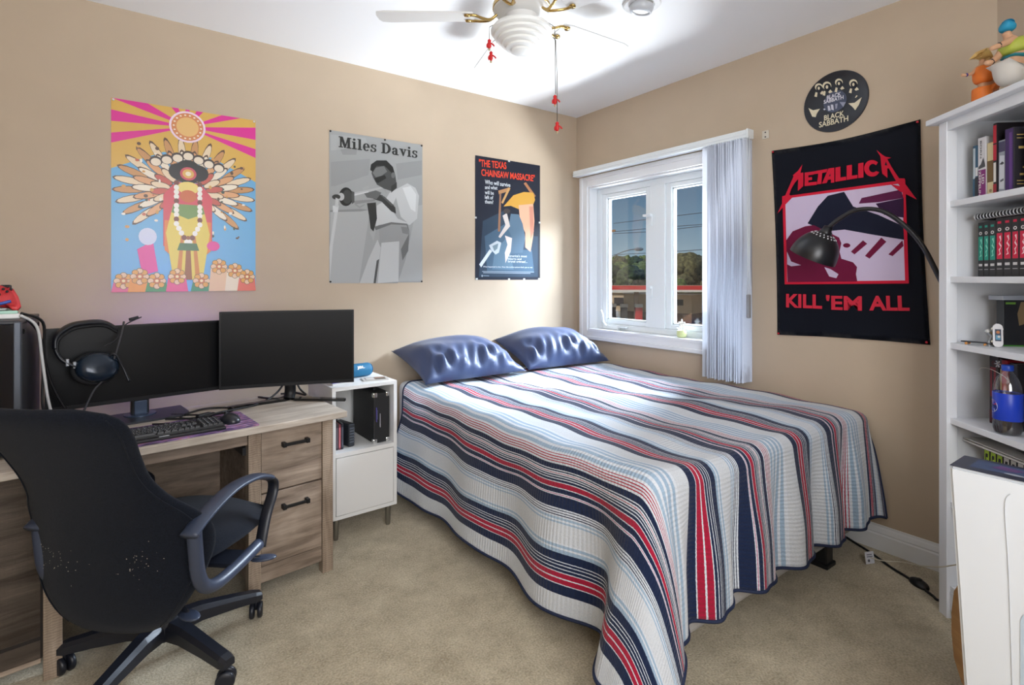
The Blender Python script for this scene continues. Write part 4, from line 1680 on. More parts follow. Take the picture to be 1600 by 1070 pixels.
# central column: dark round flower, bands of robe colours, garland
for (dx, dy, r) in ((-.035, .135, .045), (.04, .135, .045), (0, .15, .05), (0, .115, .042)):
    sh.append(((24, 20, 20), circle(dx, dy, r, r * .9, 18)))
sh += [((214, 74, 88), [(-.05, .085), (.05, .085), (.10, .02), (.10, -.22), (.06, -.26), (-.06, -.26), (-.10, -.22), (-.10, .02)]),
       ((226, 128, 52), [(-.095, -.1), (-.075, -.1), (-.075, -.26), (-.095, -.24)]), ((226, 128, 52), [(.095, -.1), (.075, -.1), (.075, -.26), (.095, -.24)]),
       ((206, 84, 96), circle(0, .128, .034, .032, 18)), ((226, 178, 90), circle(0, .128, .024, .022, 16)), ((246, 232, 200), circle(0, .128, .012, .011, 12)), ((238, 214, 120), circle(0, .06, .045, .03, 16)), ((206, 104, 54), circle(0, .02, .035, .03, 16)),
       ((228, 204, 82), [(-.06, -.02), (.06, -.02), (.09, -.16), (.06, -.38), (-.06, -.38), (-.09, -.16)]),
       ((116, 150, 76), [(-.06, -.02), (.06, -.02), (.068, -.06), (0, -.09), (-.068, -.06)]),
       ((150, 84, 40), [(-.006, -.17), (.006, -.17), (.016, -.38), (-.016, -.38)]), ((208, 130, 50), [(-.03, -.17), (-.018, -.17), (-.03, -.38), (-.05, -.38)]),
       ((208, 130, 50), [(.03, -.17), (.018, -.17), (.03, -.38), (.05, -.38)])]
for s_ in (-1, 1):
    for k in range(14):
        t = k / 13
        x = s_ * (.048 - .042 * max(0, t - .7) / .3)
        y = .08 - .28 * t
        sh.append(((246, 242, 232) if k % 4 else (120, 60, 48), circle(x, y, .011, .013, 10)))
sh.append(((60, 110, 66), [(-.035, -.205), (.035, -.205), (.045, -.24), (-.045, -.24)]))
sh.append(((226, 60, 150), circle(.105, -.215, .028, .024, 14)))
sh.append(((226, 60, 150), [(-.2, -.24), (-.14, -.2), (-.12, -.34), (-.18, -.36)]))
sh.append(((210, 216, 236), circle(-.16, -.18, .035, .04, 16)))
# bottom row of plain rosettes
for k, x in enumerate((-.25, -.19, -.125, -.045, .055, .13, .20, .255)):
    y = -.385 + .02 * (k % 2) + (.05 if k in (5, 6) else 0)
    base = [(220, 90, 130), (232, 150, 60), (60, 140, 80), (224, 80, 130), (56, 140, 96), (228, 190, 150), (236, 220, 190), (226, 110, 90)][k]
    sh.append((base, [(x - .045, -H1), (x + .045, -H1), (x + .035, y), (x - .035, y)]))
    for q in range(8):
        a = 2 * PI * q / 8
        sh.append(((90, 62, 44), circle(x + .024 * math.cos(a), y + .026 * math.sin(a), .0135, .0135, 10)))
        sh.append((((232, 196, 154), (222, 160, 70))[q % 2], circle(x + .024 * math.cos(a), y + .026 * math.sin(a), .0115, .0115, 10)))
    sh.append(((196, 110, 60), circle(x, y, .014, .014, 12)))
    sh.append(((246, 226, 170), circle(x, y, .007, .007, 8)))
sh = [(c, [(max(-W1, min(W1, x)), max(-H1, min(H1, y))) for x, y in poly]) for c, poly in sh]
ink('artwork', sh, GLOSS, p1, dz=1.2e-5)
pins(p1, [(W1 - .008, H1 - .008), (-W1 + .008, H1 - .008)], mat('clear_pin', (220, 220, 220), .2), .003)

# -- grey poster with slab serif lettering and a musician
s2 = Sheet('b', 500, 190, 713 / 180, -1.570, 1.620)
p2 = poster('poster', s2, .567, .848, 'black and white poster of a trumpet player with Miles Davis lettering', PAPER)
W2, H2 = .567 / 2, .848 / 2
G = lambda v: (int(v * .9), int(v * .9) + 2, int(v * .9) + 1)
sh = [(G(176), rrect(-W2, W2, -H2, H2, .001, 1)), (G(192), s2.P([(65, 555), (250, 545), (310, 540), (240, 1000), (60, 1000)])), (G(190), s2.P([(600, 520), (634, 515), (632, 985), (470, 990), (540, 800)])),
      (G(162), s2.P([(120, 160), (230, 160), (225, 205), (140, 205)])), (G(166), s2.P([(66, 250), (310, 230), (300, 330), (90, 400), (66, 400)])),
      (G(164), s2.P([(470, 260), (630, 240), (630, 330), (480, 360)])), (G(186), s2.P([(66, 80), (280, 100), (300, 150), (66, 180)])),
      (G(150), s2.P([(62, 548), (250, 540), (305, 546), (250, 556), (62, 560)])),
      # microphone and stand
      (G(216), s2.P([(92, 545), (112, 545), (80, 760), (60, 990), (58, 780)])), (G(226), s2.P([(78, 520), (116, 520), (110, 560), (80, 560)])),
      (G(34), s2.ell(160, 465, 44, 58)), (G(70), s2.ell(168, 465, 30, 44)), (G(200), s2.ell(130, 465, 20, 24)), (G(60), s2.ell(100, 466, 26, 16)), (G(210), s2.P([(96, 470), (116, 480), (112, 530), (92, 525)])),
      # trousers
      (G(168), s2.P([(365, 640), (545, 640), (560, 700), (530, 850), (480, 1000), (345, 1000), (370, 850)])), (G(206), s2.P([(355, 730), (375, 780), (350, 1000), (245, 1000), (300, 850)])),
      (G(214), s2.P([(380, 750), (490, 740), (485, 990), (355, 1000)])), (G(120), s2.P([(500, 790), (552, 690), (545, 800), (510, 860)])), (G(92), s2.P([(350, 860), (366, 850), (345, 1000), (330, 1000)])),
      (G(140), s2.P([(500, 650), (545, 655), (552, 700), (510, 690)])),
      # shirt
      (G(214), s2.P([(430, 440), (540, 382), (590, 410), (612, 460), (600, 600), (555, 640), (520, 630), (470, 625), (360, 640), (345, 660), (350, 520), (400, 490)])),
      (G(176), s2.P([(470, 470), (500, 590), (540, 625), (480, 600), (440, 540)])), (G(236), s2.P([(510, 410), (560, 400), (595, 450), (590, 560), (560, 540)])),
      (G(120), s2.P([(335, 650), (440, 622), (540, 632), (555, 690), (535, 640), (440, 636), (345, 672)])), (G(186), s2.P([(306, 680), (345, 670), (330, 740)])),
      # arms and hands
      (G(64), s2.P([(345, 445), (385, 455), (465, 530), (470, 570), (440, 555), (380, 495), (330, 480)])), (G(96), s2.P([(370, 450), (400, 465), (460, 520), (440, 520)])),
      (G(58), s2.P([(290, 505), (345, 500), (352, 600), (330, 680), (312, 660), (302, 580)])), (G(110), s2.P([(270, 440), (330, 420), (380, 440), (350, 480), (290, 470)])),
      # trumpet
      (G(196), s2.P([(205, 440), (390, 402), (394, 412), (206, 462)])), (G(220), s2.P([(205, 450), (300, 430), (300, 438), (205, 460)])), (G(150), s2.P([(210, 490), (340, 480), (342, 492), (215, 512)])),
      (G(90), s2.P([(195, 430), (212, 436), (212, 500), (196, 510)])), (G(160), s2.P([(215, 505), (245, 525), (275, 510), (278, 516), (244, 536), (212, 514)])), (G(180), s2.P([(262, 410), (300, 395), (305, 412), (266, 424)])),
      (G(170), s2.P([(395, 402), (415, 440), (408, 448), (388, 410)])),
      # head seen in half profile, plain
      (G(84), s2.P([(318, 320), (330, 280), (390, 262), (440, 290), (465, 330), (474, 390), (440, 430), (395, 415), (352, 390), (330, 350)])),
      (G(128), s2.P([(325, 318), (345, 285), (395, 275), (415, 310), (380, 335), (345, 345)])), (G(44), s2.P([(335, 350), (400, 330), (410, 350), (360, 380), (345, 375)])),
      (G(40), s2.P([(310, 300), (315, 265), (350, 240), (410, 240), (450, 280), (465, 330), (455, 350), (440, 315), (400, 275), (350, 275), (325, 310)])), (G(120), s2.ell(452, 332, 12, 18)),
      (G(60), s2.P([(440, 400), (474, 375), (475, 410), (440, 440)]))]
ink('artwork', sh, GLOSS, p2, dz=1.5e-5)


def slab_letters(s):
    """bold slab serif glyphs as polygons on a unit x-height grid: cap height 1"""
    def arc(cx, cy, rx, ry, a0, a1, wx, wy, n=12):
        o_ = [(cx + rx * math.cos(math.radians(a0 + (a1 - a0) * k / n)), cy + ry * math.sin(math.radians(a0 + (a1 - a0) * k / n))) for k in range(n + 1)]
        i_ = [(cx + (rx - wx) * math.cos(math.radians(a0 + (a1 - a0) * k / n)), cy + (ry - wy) * math.sin(math.radians(a0 + (a1 - a0) * k / n))) for k in range(n + 1)]
        return o_ + i_[::-1]
    R = lambda x0, x1, y0, y1: [(x0, y0), (x1, y0), (x1, y1), (x0, y1)]
    sb = .09
    gl = {'M': (1.12, [R(.12, .24, 0, 1), R(.80, 1.0, 0, 1), R(0, .36, 0, sb), R(.70, 1.12, 0, sb), R(0, .25, 1 - sb, 1), R(.85, 1.12, 1 - sb, 1), [(.1, 1), (.34, 1), (.62, .22), (.50, 0)], [(.50, 0), (.60, 0), (.90, 1), (.80, 1)]]),
          'i': (.44, [R(.12, .31, 0, .70), R(.02, .42, 0, sb), R(.02, .2, .70 - sb, .70), circle(.21, .90, .115, .105, 12)]),
          'l': (.44, [R(.12, .31, 0, 1.02), R(.02, .42, 0, sb), R(.02, .2, 1.02 - sb, 1.02)]),
          'e': (.66, [arc(.33, .35, .31, .37, 20, 360 - 42, .19, .07), arc(.33, .35, .31, .37, -2, 60, .17, .07), R(.12, .63, .32, .40)]),
          's': (.58, [arc(.29, .52, .25, .20, 40, 270, .16, .07), arc(.29, .19, .27, .21, -90, 90, .16, .07), arc(.27, .19, .25, .21, 200, 280, .1, .07), R(.45, .54, .48, .70), R(.02, .11, 0, .22), [(.1, .46), (.3, .40), (.45, .30), (.3, .28)]]),
          'D': (.98, [R(.12, .34, 0, 1), R(0, .42, 0, sb), R(0, .42, 1 - sb, 1), arc(.40, .5, .53, .5, -90, 90, .24, .09)]),
          'a': (.70, [R(.36, .55, .02, .52), arc(.30, .50, .25, .21, 0, 165, .19, .08), arc(.28, .2, .25, .21, 60, 330, .17, .07), R(.36, .68, 0, sb), circle(.13, .52, .08, .08, 8)]),
          'v': (.74, [[(.08, .68), (.30, .68), (.48, .20), (.38, 0)], [(.36, 0), (.43, 0), (.66, .68), (.57, .68)], R(0, .36, .70 - sb, .70), R(.48, .74, .70 - sb, .70)]), ' ': (.34, [])}
    x = 0
    out_ = []
    for ch in s:
        wd, ps = gl[ch]
        for p in ps:
            out_.append([(x + a, b) for a, b in p])
        x += wd + .07
    return out_, x - .07


L, tw = slab_letters('Miles Davis')
a0, b0 = s2.p(116, 158)
a1, b1 = s2.p(602, 226)
sc = (a1 - a0) / tw
L1_, t1 = slab_letters('Miles')
for part in (L[:len(L1_)], L[len(L1_):]):
    ink('lettering', [((38, 40, 38), [(a0 + x * sc, (b0 + (b1 - b0) * x / tw) + y * sc * .98) for x, y in poly]) for poly_ in part for poly in ([(x - .018, y) for x, y in poly_], [(x + .018, y + .006) for x, y in poly_])], GLOSS, p2, dz=2e-6, z0=1.1e-3)
pins(p2, [(-W2 + .006, H2 - .006), (W2 - .006, H2 - .006), (.04, H2 - .006), (-W2 + .006, -H2 + .006), (W2 - .006, -H2 + .006)], PIN_K, .001)

# -- dark film poster: its lettering over a plain generic composition
s3 = Sheet('b', 730, 230, 632 / 130, -.631, 1.622)
p3 = poster('poster', s3, .548, .822, 'dark blue film poster with red title lettering nearest the corner', PAPER)
W3, H3 = .548 / 2, .822 / 2
sh = [((30, 36, 50), rrect(-W3, W3, -H3, H3, .001, 1)), ((48, 66, 84), [(-W3 + .06, -.02), (-.05, .06), (.05, -.1), (W3 - .02, -.1), (W3 - .02, -H3 + .02), (-W3 + .03, -H3 + .02)]),
      ((74, 100, 122), [(-.2, -.12), (-.02, -.02), (.1, -.2), (.2, -.2), (.22, -.36), (-.18, -.36)]), ((96, 124, 144), [(-.12, -.22), (-.02, -.12), (.04, -.34), (-.14, -.34)]),
      ((176, 132, 92), s3.P([(235, 330), (320, 305), (322, 330), (240, 358)])), ((196, 152, 96), s3.P([(312, 305), (328, 312), (270, 430), (258, 420)])), ((150, 110, 84), s3.P([(245, 350), (258, 350), (250, 640), (232, 640)])),
      ((170, 116, 80), s3.P([(428, 275), (445, 265), (520, 370), (505, 385)])), ((206, 156, 66), s3.P([(275, 450), (350, 365), (430, 340), (500, 345), (515, 400), (490, 460), (390, 470), (330, 445)])),
      ((222, 172, 142), s3.P([(390, 440), (500, 430), (510, 560), (500, 680), (480, 795), (440, 760), (440, 650), (400, 560)])), ((204, 140, 118), s3.P([(470, 450), (500, 450), (505, 640), (480, 700)])),
      ((88, 112, 132), s3.P([(330, 505), (390, 510), (420, 580), (440, 690), (420, 800), (310, 810), (345, 700), (310, 620)])), ((206, 196, 190), s3.P([(268, 520), (300, 500), (325, 600), (250, 690), (236, 680), (290, 590)])),
      ((216, 204, 198), s3.P([(285, 670), (340, 690), (330, 790), (290, 880), (285, 800), (305, 740)])), ((70, 60, 58), s3.ell(300, 485, 26, 20)),
      ((214, 222, 228), s3.P([(90, 890), (170, 775), (188, 790), (105, 912)])), ((196, 206, 212), s3.P([(165, 745), (225, 710), (258, 725), (240, 800), (215, 815), (180, 780)])), ((120, 140, 150), s3.P([(190, 750), (235, 730), (228, 770), (205, 790)]))]
ink('artwork', sh, GLOSS, p3, dz=1.5e-5)
ORG = mat('title_orange', (236, 72, 44), .4)
WTX = mat('text_white', (222, 228, 232), .4)


def sheet_text(sh_, s, x0, y0, x1, y1, hgt, m, parent, bold=0.0, z=1.2e-3, name='lettering'):
    """text running between two baseline-centre points given on the sheet, hgt in sheet units"""
    a = Vector((*sh_.p(x0, y0), 0))
    b = Vector((*sh_.p(x1, y1), 0))
    h = abs(sh_.p((x0 + x1) / 2, (y0 + y1) / 2 - hgt / 2)[1] - sh_.p((x0 + x1) / 2, (y0 + y1) / 2 + hgt / 2)[1])
    c = (a + b) / 2
    return text(name, s, 1.0, m, parent, (c.x, c.y, z), (0, 0, math.atan2(b.y - a.y, b.x - a.x)), bold=bold, fit=((b - a).length, h))


sheet_text(s3, '"THE TEXAS', 88, 118, 296, 140, 56, ORG, p3, .017)
sheet_text(s3, 'CHAINSAW MASSACRE"', 106, 190, 512, 236, 52, ORG, p3, .015)
sheet_text(s3, 'Who will survive', 133, 262, 326, 288, 32, WTX, p3, .012)
for s_, x1, y in (('and what', 228, 303), ('will be', 200, 342), ('left of', 196, 378), ('them?', 196, 412)):
    sheet_text(s3, s_, 133, y, x1, y + 6, 28, WTX, p3, .012)
sheet_text(s3, "America's most", 308, 824, 452, 828, 18, WTX, p3, .008)
sheet_text(s3, 'bizarre and', 308, 846, 410, 849, 15, WTX, p3, .008)
sheet_text(s3, 'brutal crimes!...', 308, 866, 456, 870, 17, WTX, p3, .008)
sheet_text(s3, "What happened is true. Now the motion picture that's just as real.", 118, 908, 496, 914, 14, WTX, p3, .008)
ink('credit_lines', [((150, 164, 176), s3.P([(112, 940), (505, 946), (505, 951), (112, 946)])), ((150, 164, 176), s3.P([(120, 950), (480, 956), (480, 961), (120, 956)])), ((190, 200, 206), s3.P([(108, 970), (116, 970), (116, 984), (108, 984)])), ((130, 146, 160), s3.P([(120, 972), (165, 974), (165, 980), (120, 979)]))], GLOSS, p3, z0=1.2e-3)
TAPE = mat('clear_tape', (206, 208, 206), .3)
for (x, y) in ((0, H3 - .003), (W3 - .004, 0), (-W3 + .004, .0), (-W3 + .012, -H3 + .006), (.0, -H3 + .004), (.13, -H3 + .004), (W3 - .01, -H3 + .006)):
    box('tape', x - .008, x + .008, y - .006, y + .006, .0006, .0009, TAPE, p3)

# -- black flag with red lettering on the right wall
s4 = Sheet('r', 1190, 90, 660 / 290, 1.849, 1.414)
CLOTH = mat('flag_cloth', (19, 25, 40), .65, spec=.3, sheen=.1)
l4, r4 = s4.E()
fl = empty('flag', (-.006, l4[1], l4[2]))
fl.rotation_euler = r4
tag(fl, 'black cloth flag with red METALLICA lettering pinned beside the window', 'flag')
FC = [s4.p(38, 332), s4.p(567, 220), s4.p(602, 1021), s4.p(58, 985)]


def flag_warp(u, v):
    """u across 0..1, v down 0..1 -> local xyz"""
    tl, tr, br, bl_ = [Vector((*c, 0)) for c in FC]
    p = (tl * (1 - u) + tr * u) * (1 - v) + (bl_ * (1 - u) + br * u) * v
    p.y -= .016 * math.sin(PI * u) * (1 - v) ** 2      # sagging top edge
    p.y += .006 * math.sin(PI * u) * v ** 2
    p.x += .006 * math.sin(PI * v) * (1 - 2 * u) * 1.2
    p.z = .004 * math.sin(PI * u) * math.sin(PI * v) + .0025 * math.sin(u * 9 + v * 3) * (1 - v) * math.sin(PI * u) + .003 * v * math.sin(u * 14) * math.sin(PI * u)
    return p


bm = bmesh.new()
n = 30
gg = [[bm.verts.new(flag_warp(i / n, j / n)) for i in range(n + 1)] for j in range(n + 1)]
for j in range(n):
    for i in range(n):
        bm.faces.new((gg[j][i], gg[j + 1][i], gg[j + 1][i + 1], gg[j][i + 1]))
bmesh.ops.solidify(bm, geom=list(bm.faces), thickness=.0006)
from_bm('cloth', bm, CLOTH, fl, smooth=True)
RED4 = (206, 28, 56)
LIL = (206, 190, 216)
MAR = (112, 20, 58)
IND = (24, 28, 48)


def flag_print(shapes_, name, z0):
    # print follows the cloth: fine tessellation is not needed, the cloth is nearly flat
    ink(name, shapes_, print_mat('flag_ink', .7, .2), fl, z0=z0, dz=2e-5)


fr = [(RED4, s4.P([(79, 495), (515, 435), (528, 803), (87, 806)])), (LIL, s4.P([(89, 502), (504, 448), (514, 792), (96, 797)])),
      (IND, s4.P([(168, 590), (205, 530), (240, 492), (298, 478), (330, 530), (420, 560), (508, 600), (511, 648), (400, 630), (300, 612), (235, 618)])),
      (MAR, s4.P([(92, 650), (115, 618), (160, 600), (190, 596), (280, 640), (288, 660), (282, 690), (288, 715), (330, 728), (344, 745), (340, 770), (345, 796), (97, 798)])),
      (LIL, s4.P([(95, 690), (110, 725), (145, 738), (110, 742), (96, 735)])), (LIL, s4.P([(228, 745), (250, 752), (278, 770), (270, 784), (245, 778)])), (MAR, s4.ell(307, 668, 13, 8)),
      ((96, 30, 72), s4.P([(360, 500), (500, 470), (508, 500), (420, 515), (350, 520)])), ((52, 26, 60), s4.P([(410, 520), (509, 500), (510, 570), (440, 560)])),
      (MAR, s4.P([(322, 690), (365, 650), (380, 662), (335, 700)])), (MAR, s4.P([(372, 705), (430, 640), (448, 655), (388, 715)])), (MAR, s4.P([(455, 700), (505, 650), (509, 670), (470, 706)]))]
flag_print(fr, 'artwork', .0075)
s5 = Sheet('r', 1205, 220, 1600 / 240, 1.849, 1.414)
LG = [[(78, 762), (128, 655), (128, 580), (160, 572), (248, 372), (238, 362), (292, 318), (340, 248), (318, 340), (284, 400), (225, 500), (203, 560), (235, 592), (140, 690)],
      [(318, 338), (350, 333), (348, 475), (292, 525), (296, 400), (258, 442), (262, 405)],
      [(362, 335), (455, 322), (455, 355), (402, 362), (402, 385), (440, 380), (440, 410), (402, 415), (402, 437), (488, 427), (488, 462), (362, 475)],
      [(455, 322), (600, 295), (592, 330), (545, 338), (537, 450), (490, 456), (505, 345), (455, 352)],
      [(610, 292), (672, 282), (672, 437), (636, 441), (636, 405), (606, 410), (592, 442), (543, 448)],
      [(682, 282), (735, 272), (735, 385), (795, 375), (795, 412), (682, 430)], [(800, 262), (855, 252), (855, 365), (912, 358), (912, 392), (800, 410)], [(920, 240), (975, 230), (975, 385), (920, 392)],
      [(1065 + 84 * math.cos(math.radians(a)), 290 + 86 * math.sin(math.radians(a))) for a in range(28, 326, 12)] + [(1074 + 42 * math.cos(math.radians(a)), 288 + 44 * math.sin(math.radians(a))) for a in range(318, 34, -12)],
      [(1110, 100), (1172, 150), (1204, 170), (1265, 180), (1222, 194), (1270, 280), (1345, 395), (1405, 395), (1408, 450), (1530, 615), (1420, 560), (1345, 525), (1255, 455), (1352, 474), (1300, 400), (1240, 292), (1222, 290), (1225, 390), (1170, 345), (1165, 310), (1150, 165)]]
flag_print([(RED4, s5.P(p)) for p in LG] + [((24, 30, 44), s5.P([(1208, 215), (1222, 262), (1196, 258)])), ((24, 30, 44), s5.P([(630, 340), (632, 372), (616, 374)]))], 'logo_lettering', .0082)
FRED = mat('flag_red', RED4, .7)
s6 = Sheet('r', 1210, 440, 6.4, 1.849, 1.414)
sheet_text(s6, 'KILL', 130, 188, 490, 200, 138, FRED, fl, .035, .0082)
sheet_text(s6, "'EM", 530, 205, 888, 214, 148, FRED, fl, .03, .0082)
sheet_text(s6, 'ALL', 958, 214, 1362, 214, 150, FRED, fl, .035, .0082)
tl, tr, br, bl_ = FC
pins(fl, [(tl[0] + .008, tl[1] - .008), (tr[0] - .01, tr[1] - .01), (br[0] - .012, br[1] + .01), (bl_[0] + .008, bl_[1] + .008)], PIN_R, .001)

# -- vinyl record on the wall
VIN = mat('vinyl_black', (18, 22, 34), .28, spec=.6)
rc = empty('record', (-.0015, -1.817, 2.068))
rc.rotation_euler = (PI / 2, 0, -PI / 2)
tag(rc, 'black vinyl record with cream BLACK SABBATH lettering on the wall above the flag', 'record')
lathe('disc', [(.004, .002), (.05, .002), (.0505, .0035), (.136, .0035), (.138, .0045), (.143, .004), (.144, .001), (.143, 0), (.004, 0)], VIN, rc, seg=64)
lathe('centre_label', [(.004, .0045), (.05, .0045), (.051, .0036)], mat('label_slate', (70, 78, 100), .5), rc, seg=40)
s7 = Sheet('r', 1250, 105, 1172 / 115, 1.817, 2.068)
CRM = mat('print_cream', (222, 214, 186), .5)
sheet_text(s7, 'BLACK', 395, 815, 715, 735, 85, CRM, rc, .02, .0065)
sheet_text(s7, 'SABBATH', 315, 925, 780, 815, 90, CRM, rc, .02, .0065)
LWH = mat('print_white', (226, 226, 236), .5)
sheet_text(s7, 'BLACK', 440, 490, 665, 425, 60, LWH, rc, .02, .0065)
sheet_text(s7, 'SABBATH', 390, 560, 705, 480, 62, LWH, rc, .02, .0065)
cr = (222, 212, 184)
dk_ = (18, 22, 34)
sh = []
for (x, y, r) in ((310, 320, 62), (440, 300, 70), (630, 245, 62), (860, 260, 66)):
    sh += [(cr, s7.ell(x, y, r, r * .95)), (dk_, s7.ell(x + 8, y + 22, r * .8, r * .85)), (cr, s7.ell(x, y + 20, r * .28, r * .4)), (cr, s7.P([(x - 70, y + 150), (x - 50, y + 80), (x - 20, y + 90), (x - 30, y + 160)])),
           (cr, s7.P([(x + 20, y + 100), (x + 55, y + 60), (x + 90, y + 100), (x + 40, y + 120)]))]
sh += [(cr, s7.P([(145, 655), (220, 690), (330, 665), (280, 740), (260, 800), (205, 790)])), (cr, s7.P([(780, 580), (880, 570), (995, 480), (950, 600), (890, 690), (850, 640)])), (cr, s7.P([(885, 490), (910, 450), (930, 460), (900, 490)]))]
for i in range(4):
    ink('cream_print', sh[5 * i:5 * i + 5], PRN, rc, z0=.0056)
for q_ in sh[20:]:
    ink('cream_print', [q_], PRN, rc, z0=.0056)
ink('label_print', [((206, 208, 222), s7.P([(450, 620), (480, 615), (500, 690), (460, 700)])), ((206, 208, 222), s7.P([(500, 600), (540, 600), (550, 690), (510, 680)])), ((150, 154, 176), s7.P([(570, 590), (610, 580), (600, 660), (575, 670)])),
                    ((206, 208, 222), s7.ell(400, 675, 16, 14)), ((150, 154, 176), s7.P([(640, 560), (740, 560), (700, 640)]))], PRN, rc, z0=.0056)
# small wall plate high on the right wall
wp = tag(empty('wall_hook', (-.0006, -1.475, 1.985)), 'small white hook plate on the wall beside the blind', 'hook')
box('plate', -.004, 0, -.018, .018, -.022, .022, mat('plate_cream', (214, 206, 192), .5), wp, bev=.001)
for zz in (-.012, .012):
    box('screw', -.0055, -.004, -.003, .003, zz - .003, zz + .003, PIN_K, wp)

# ------------------------------------------------------------------ ceiling fan and spot light
FC_ = Vector((-1.416, -1.198, 0))
fan = tag(empty('ceiling_fan', (FC_.x, FC_.y, CH), YAW - PI / 2), 'white five blade ceiling fan with brass arms and ribbed glass shade', 'ceiling fan')
FWHITE = mat('fan_white', (222, 222, 221), .3)
BRASS = mat('polished_brass', (196, 166, 104), .22, .95)
zb = 2.315 - CH
lathe('canopy', [(.075, -.001), (.078, -.02), (.06, -.045), (.04, -.05)], FWHITE, fan, seg=32)
lathe('motor_housing', [(.04, -.045), (.10, -.055), (.118, -.075), (.118, -.105), (.10, -.122), (.06, -.13)], FWHITE, fan, seg=36)
lathe('brass_band', [(.114, -.082), (.121, -.084), (.121, -.096), (.114, -.098)], BRASS, fan, seg=36)
for k in range(5):
    a = math.radians(36 + 72 * k)
    M = RZ(a)
    pitch = Matrix.Rotation(math.radians(-9), 4, 'X')
    bm = bmesh.new()
    outl = [(.20, -.048), (.24, -.056), (.56, -.066), (.594, -.058), (.602, -.03), (.602, .03), (.594, .058), (.56, .066), (.24, .056), (.20, .048)]
    add_prism(bm, outl, -.003, .003)
    bmesh.ops.transform(bm, matrix=M @ T(0, 0, zb) @ pitch, verts=bm.verts)
    bld = from_bm('blade', bm, FWHITE, fan)
    bm = bmesh.new()
    for s_ in (-1, 1):
        add_tube(bm, smooth_path([(.095, 0, .015), (.13, .004 * s_, -.012), (.165, .02 * s_, -.012), (.195, .036 * s_, -.006), (.235, .034 * s_, -.006)], 4), .006, 8, radii=None)
    add_lathe(bm, [(.012, -.010), (.014, -.005), (.006, -.003)], 10, T(.225, .034, 0))
    add_lathe(bm, [(.012, -.010), (.014, -.005), (.006, -.003)], 10, T(.225, -.034, 0))
    bmesh.ops.transform(bm, matrix=M @ T(0, 0, zb) @ pitch, verts=bm.verts)
    from_bm('blade_arm', bm, BRASS, bld, smooth=True)
lathe('switch_housing', [(.055, -.128), (.06, -.135), (.06, -.150), (.045, -.156)], mat('fan_chrome', (150, 152, 158), .2, .9), fan, seg=28)
lathe('shade_fitter', [(.066, -.11), (.070, -.112), (.072, -.165), (.066, -.168)], FWHITE, fan, seg=32)
prof = [(.066, -.160), (.095, -.165), (.118, -.172), (.128, -.184), (.129, -.194)]
rz_ = [(.124, -.199), (.113, -.201), (.116, -.212), (.110, -.216), (.098, -.218), (.101, -.229), (.094, -.233), (.082, -.235), (.084, -.245), (.077, -.249), (.064, -.251), (.066, -.260), (.058, -.264), (.044, -.266), (.043, -.274), (.034, -.280), (.014, -.286), (.0, -.287)]
glm = mat('opal_glass', (240, 242, 240), .35, emit=(255, 252, 244), estr=.04)
lathe('glass_shade', prof + rz_, glm, fan, seg=48, smooth=True)
CHN = mat('chain_metal', (120, 116, 108), .35, .9)
CHR_RED = mat('charm_red', (206, 30, 34), .45)
for (pts, ends) in (([(-.068, -.02, -.135), (-.10, -.03, -.165), (-.132, -.035, -.185), (-.133, -.036, -.235)], [(-.133, -.036, -.235, 1.0), (-.126, -.036, -.285, .9)]),
                    ([(.07, -.02, -.15), (.11, -.03, -.165), (.136, -.035, -.185), (.138, -.036, -.30), (.140, -.036, -.46)], [(.137, -.036, -.465, 1.0)]),
                    ([(.128, -.03, -.225), (.140, -.036, -.24), (.146, -.037, -.40), (.146, -.037, -.575)], [(.146, -.037, -.575, 1.0)])):
    ch_ = tube('pull_chain', pts, .0016, CHN, fan, seg=6)
    for (x, y, z, s_) in ends:
        bm = bmesh.new()
        add_lathe(bm, [(.002, 0), (.008 * s_, -.006), (.006 * s_, -.018), (.009 * s_, -.030), (.004, -.040)], 10, T(x, y, z))
        add_tube(bm, smooth_path([(x, y, z - .015), (x + .014, y, z - .022), (x + .02, y, z - .03)], 3), .003, 6)
        add_tube(bm, smooth_path([(x, y, z - .012), (x - .010, y, z - .024), (x - .008, y, z - .036)], 3), .003, 6)
        from_bm('red_charm', bm, CHR_RED, ch_, smooth=True)
        bm = bmesh.new()
        bmesh.ops.create_uvsphere(bm, u_segments=8, v_segments=6, radius=.005)
        bmesh.ops.translate(bm, vec=(x, y, z - .044), verts=bm.verts)
        from_bm('charm_bead', bm, mat('charm_bead', (196, 176, 140), .4), ch_, smooth=True)
pot = tag(empty('ceiling_spotlight', (-.905, -1.405, CH)), 'round white recessed eyeball spotlight in the ceiling near the fan', 'ceiling light')
lathe('trim_ring', [(.052, -.001), (.082, -.001), (.084, -.006), (.078, -.012), (.056, -.012), (.052, -.008)], FWHITE, pot, seg=36)
MT = T(0, 0, -.004) @ Matrix.Rotation(math.radians(14), 4, 'X')
bm = bmesh.new()
add_lathe(bm, [(.052, .0), (.054, -.015), (.048, -.034), (.040, -.038), (.038, -.030)], 32, MT, cap=False)
from_bm('eyeball', bm, mat('spot_grey', (196, 200, 206), .3), pot, smooth=True)
bm = bmesh.new()
add_lathe(bm, [(.039, -.028), (.03, -.033), (.0, -.036)], 28, MT, cap=False)
from_bm('lamp_lens', bm, mat('lens_white', (236, 240, 244), .3, emit=(255, 250, 240), estr=.5), pot, smooth=True)

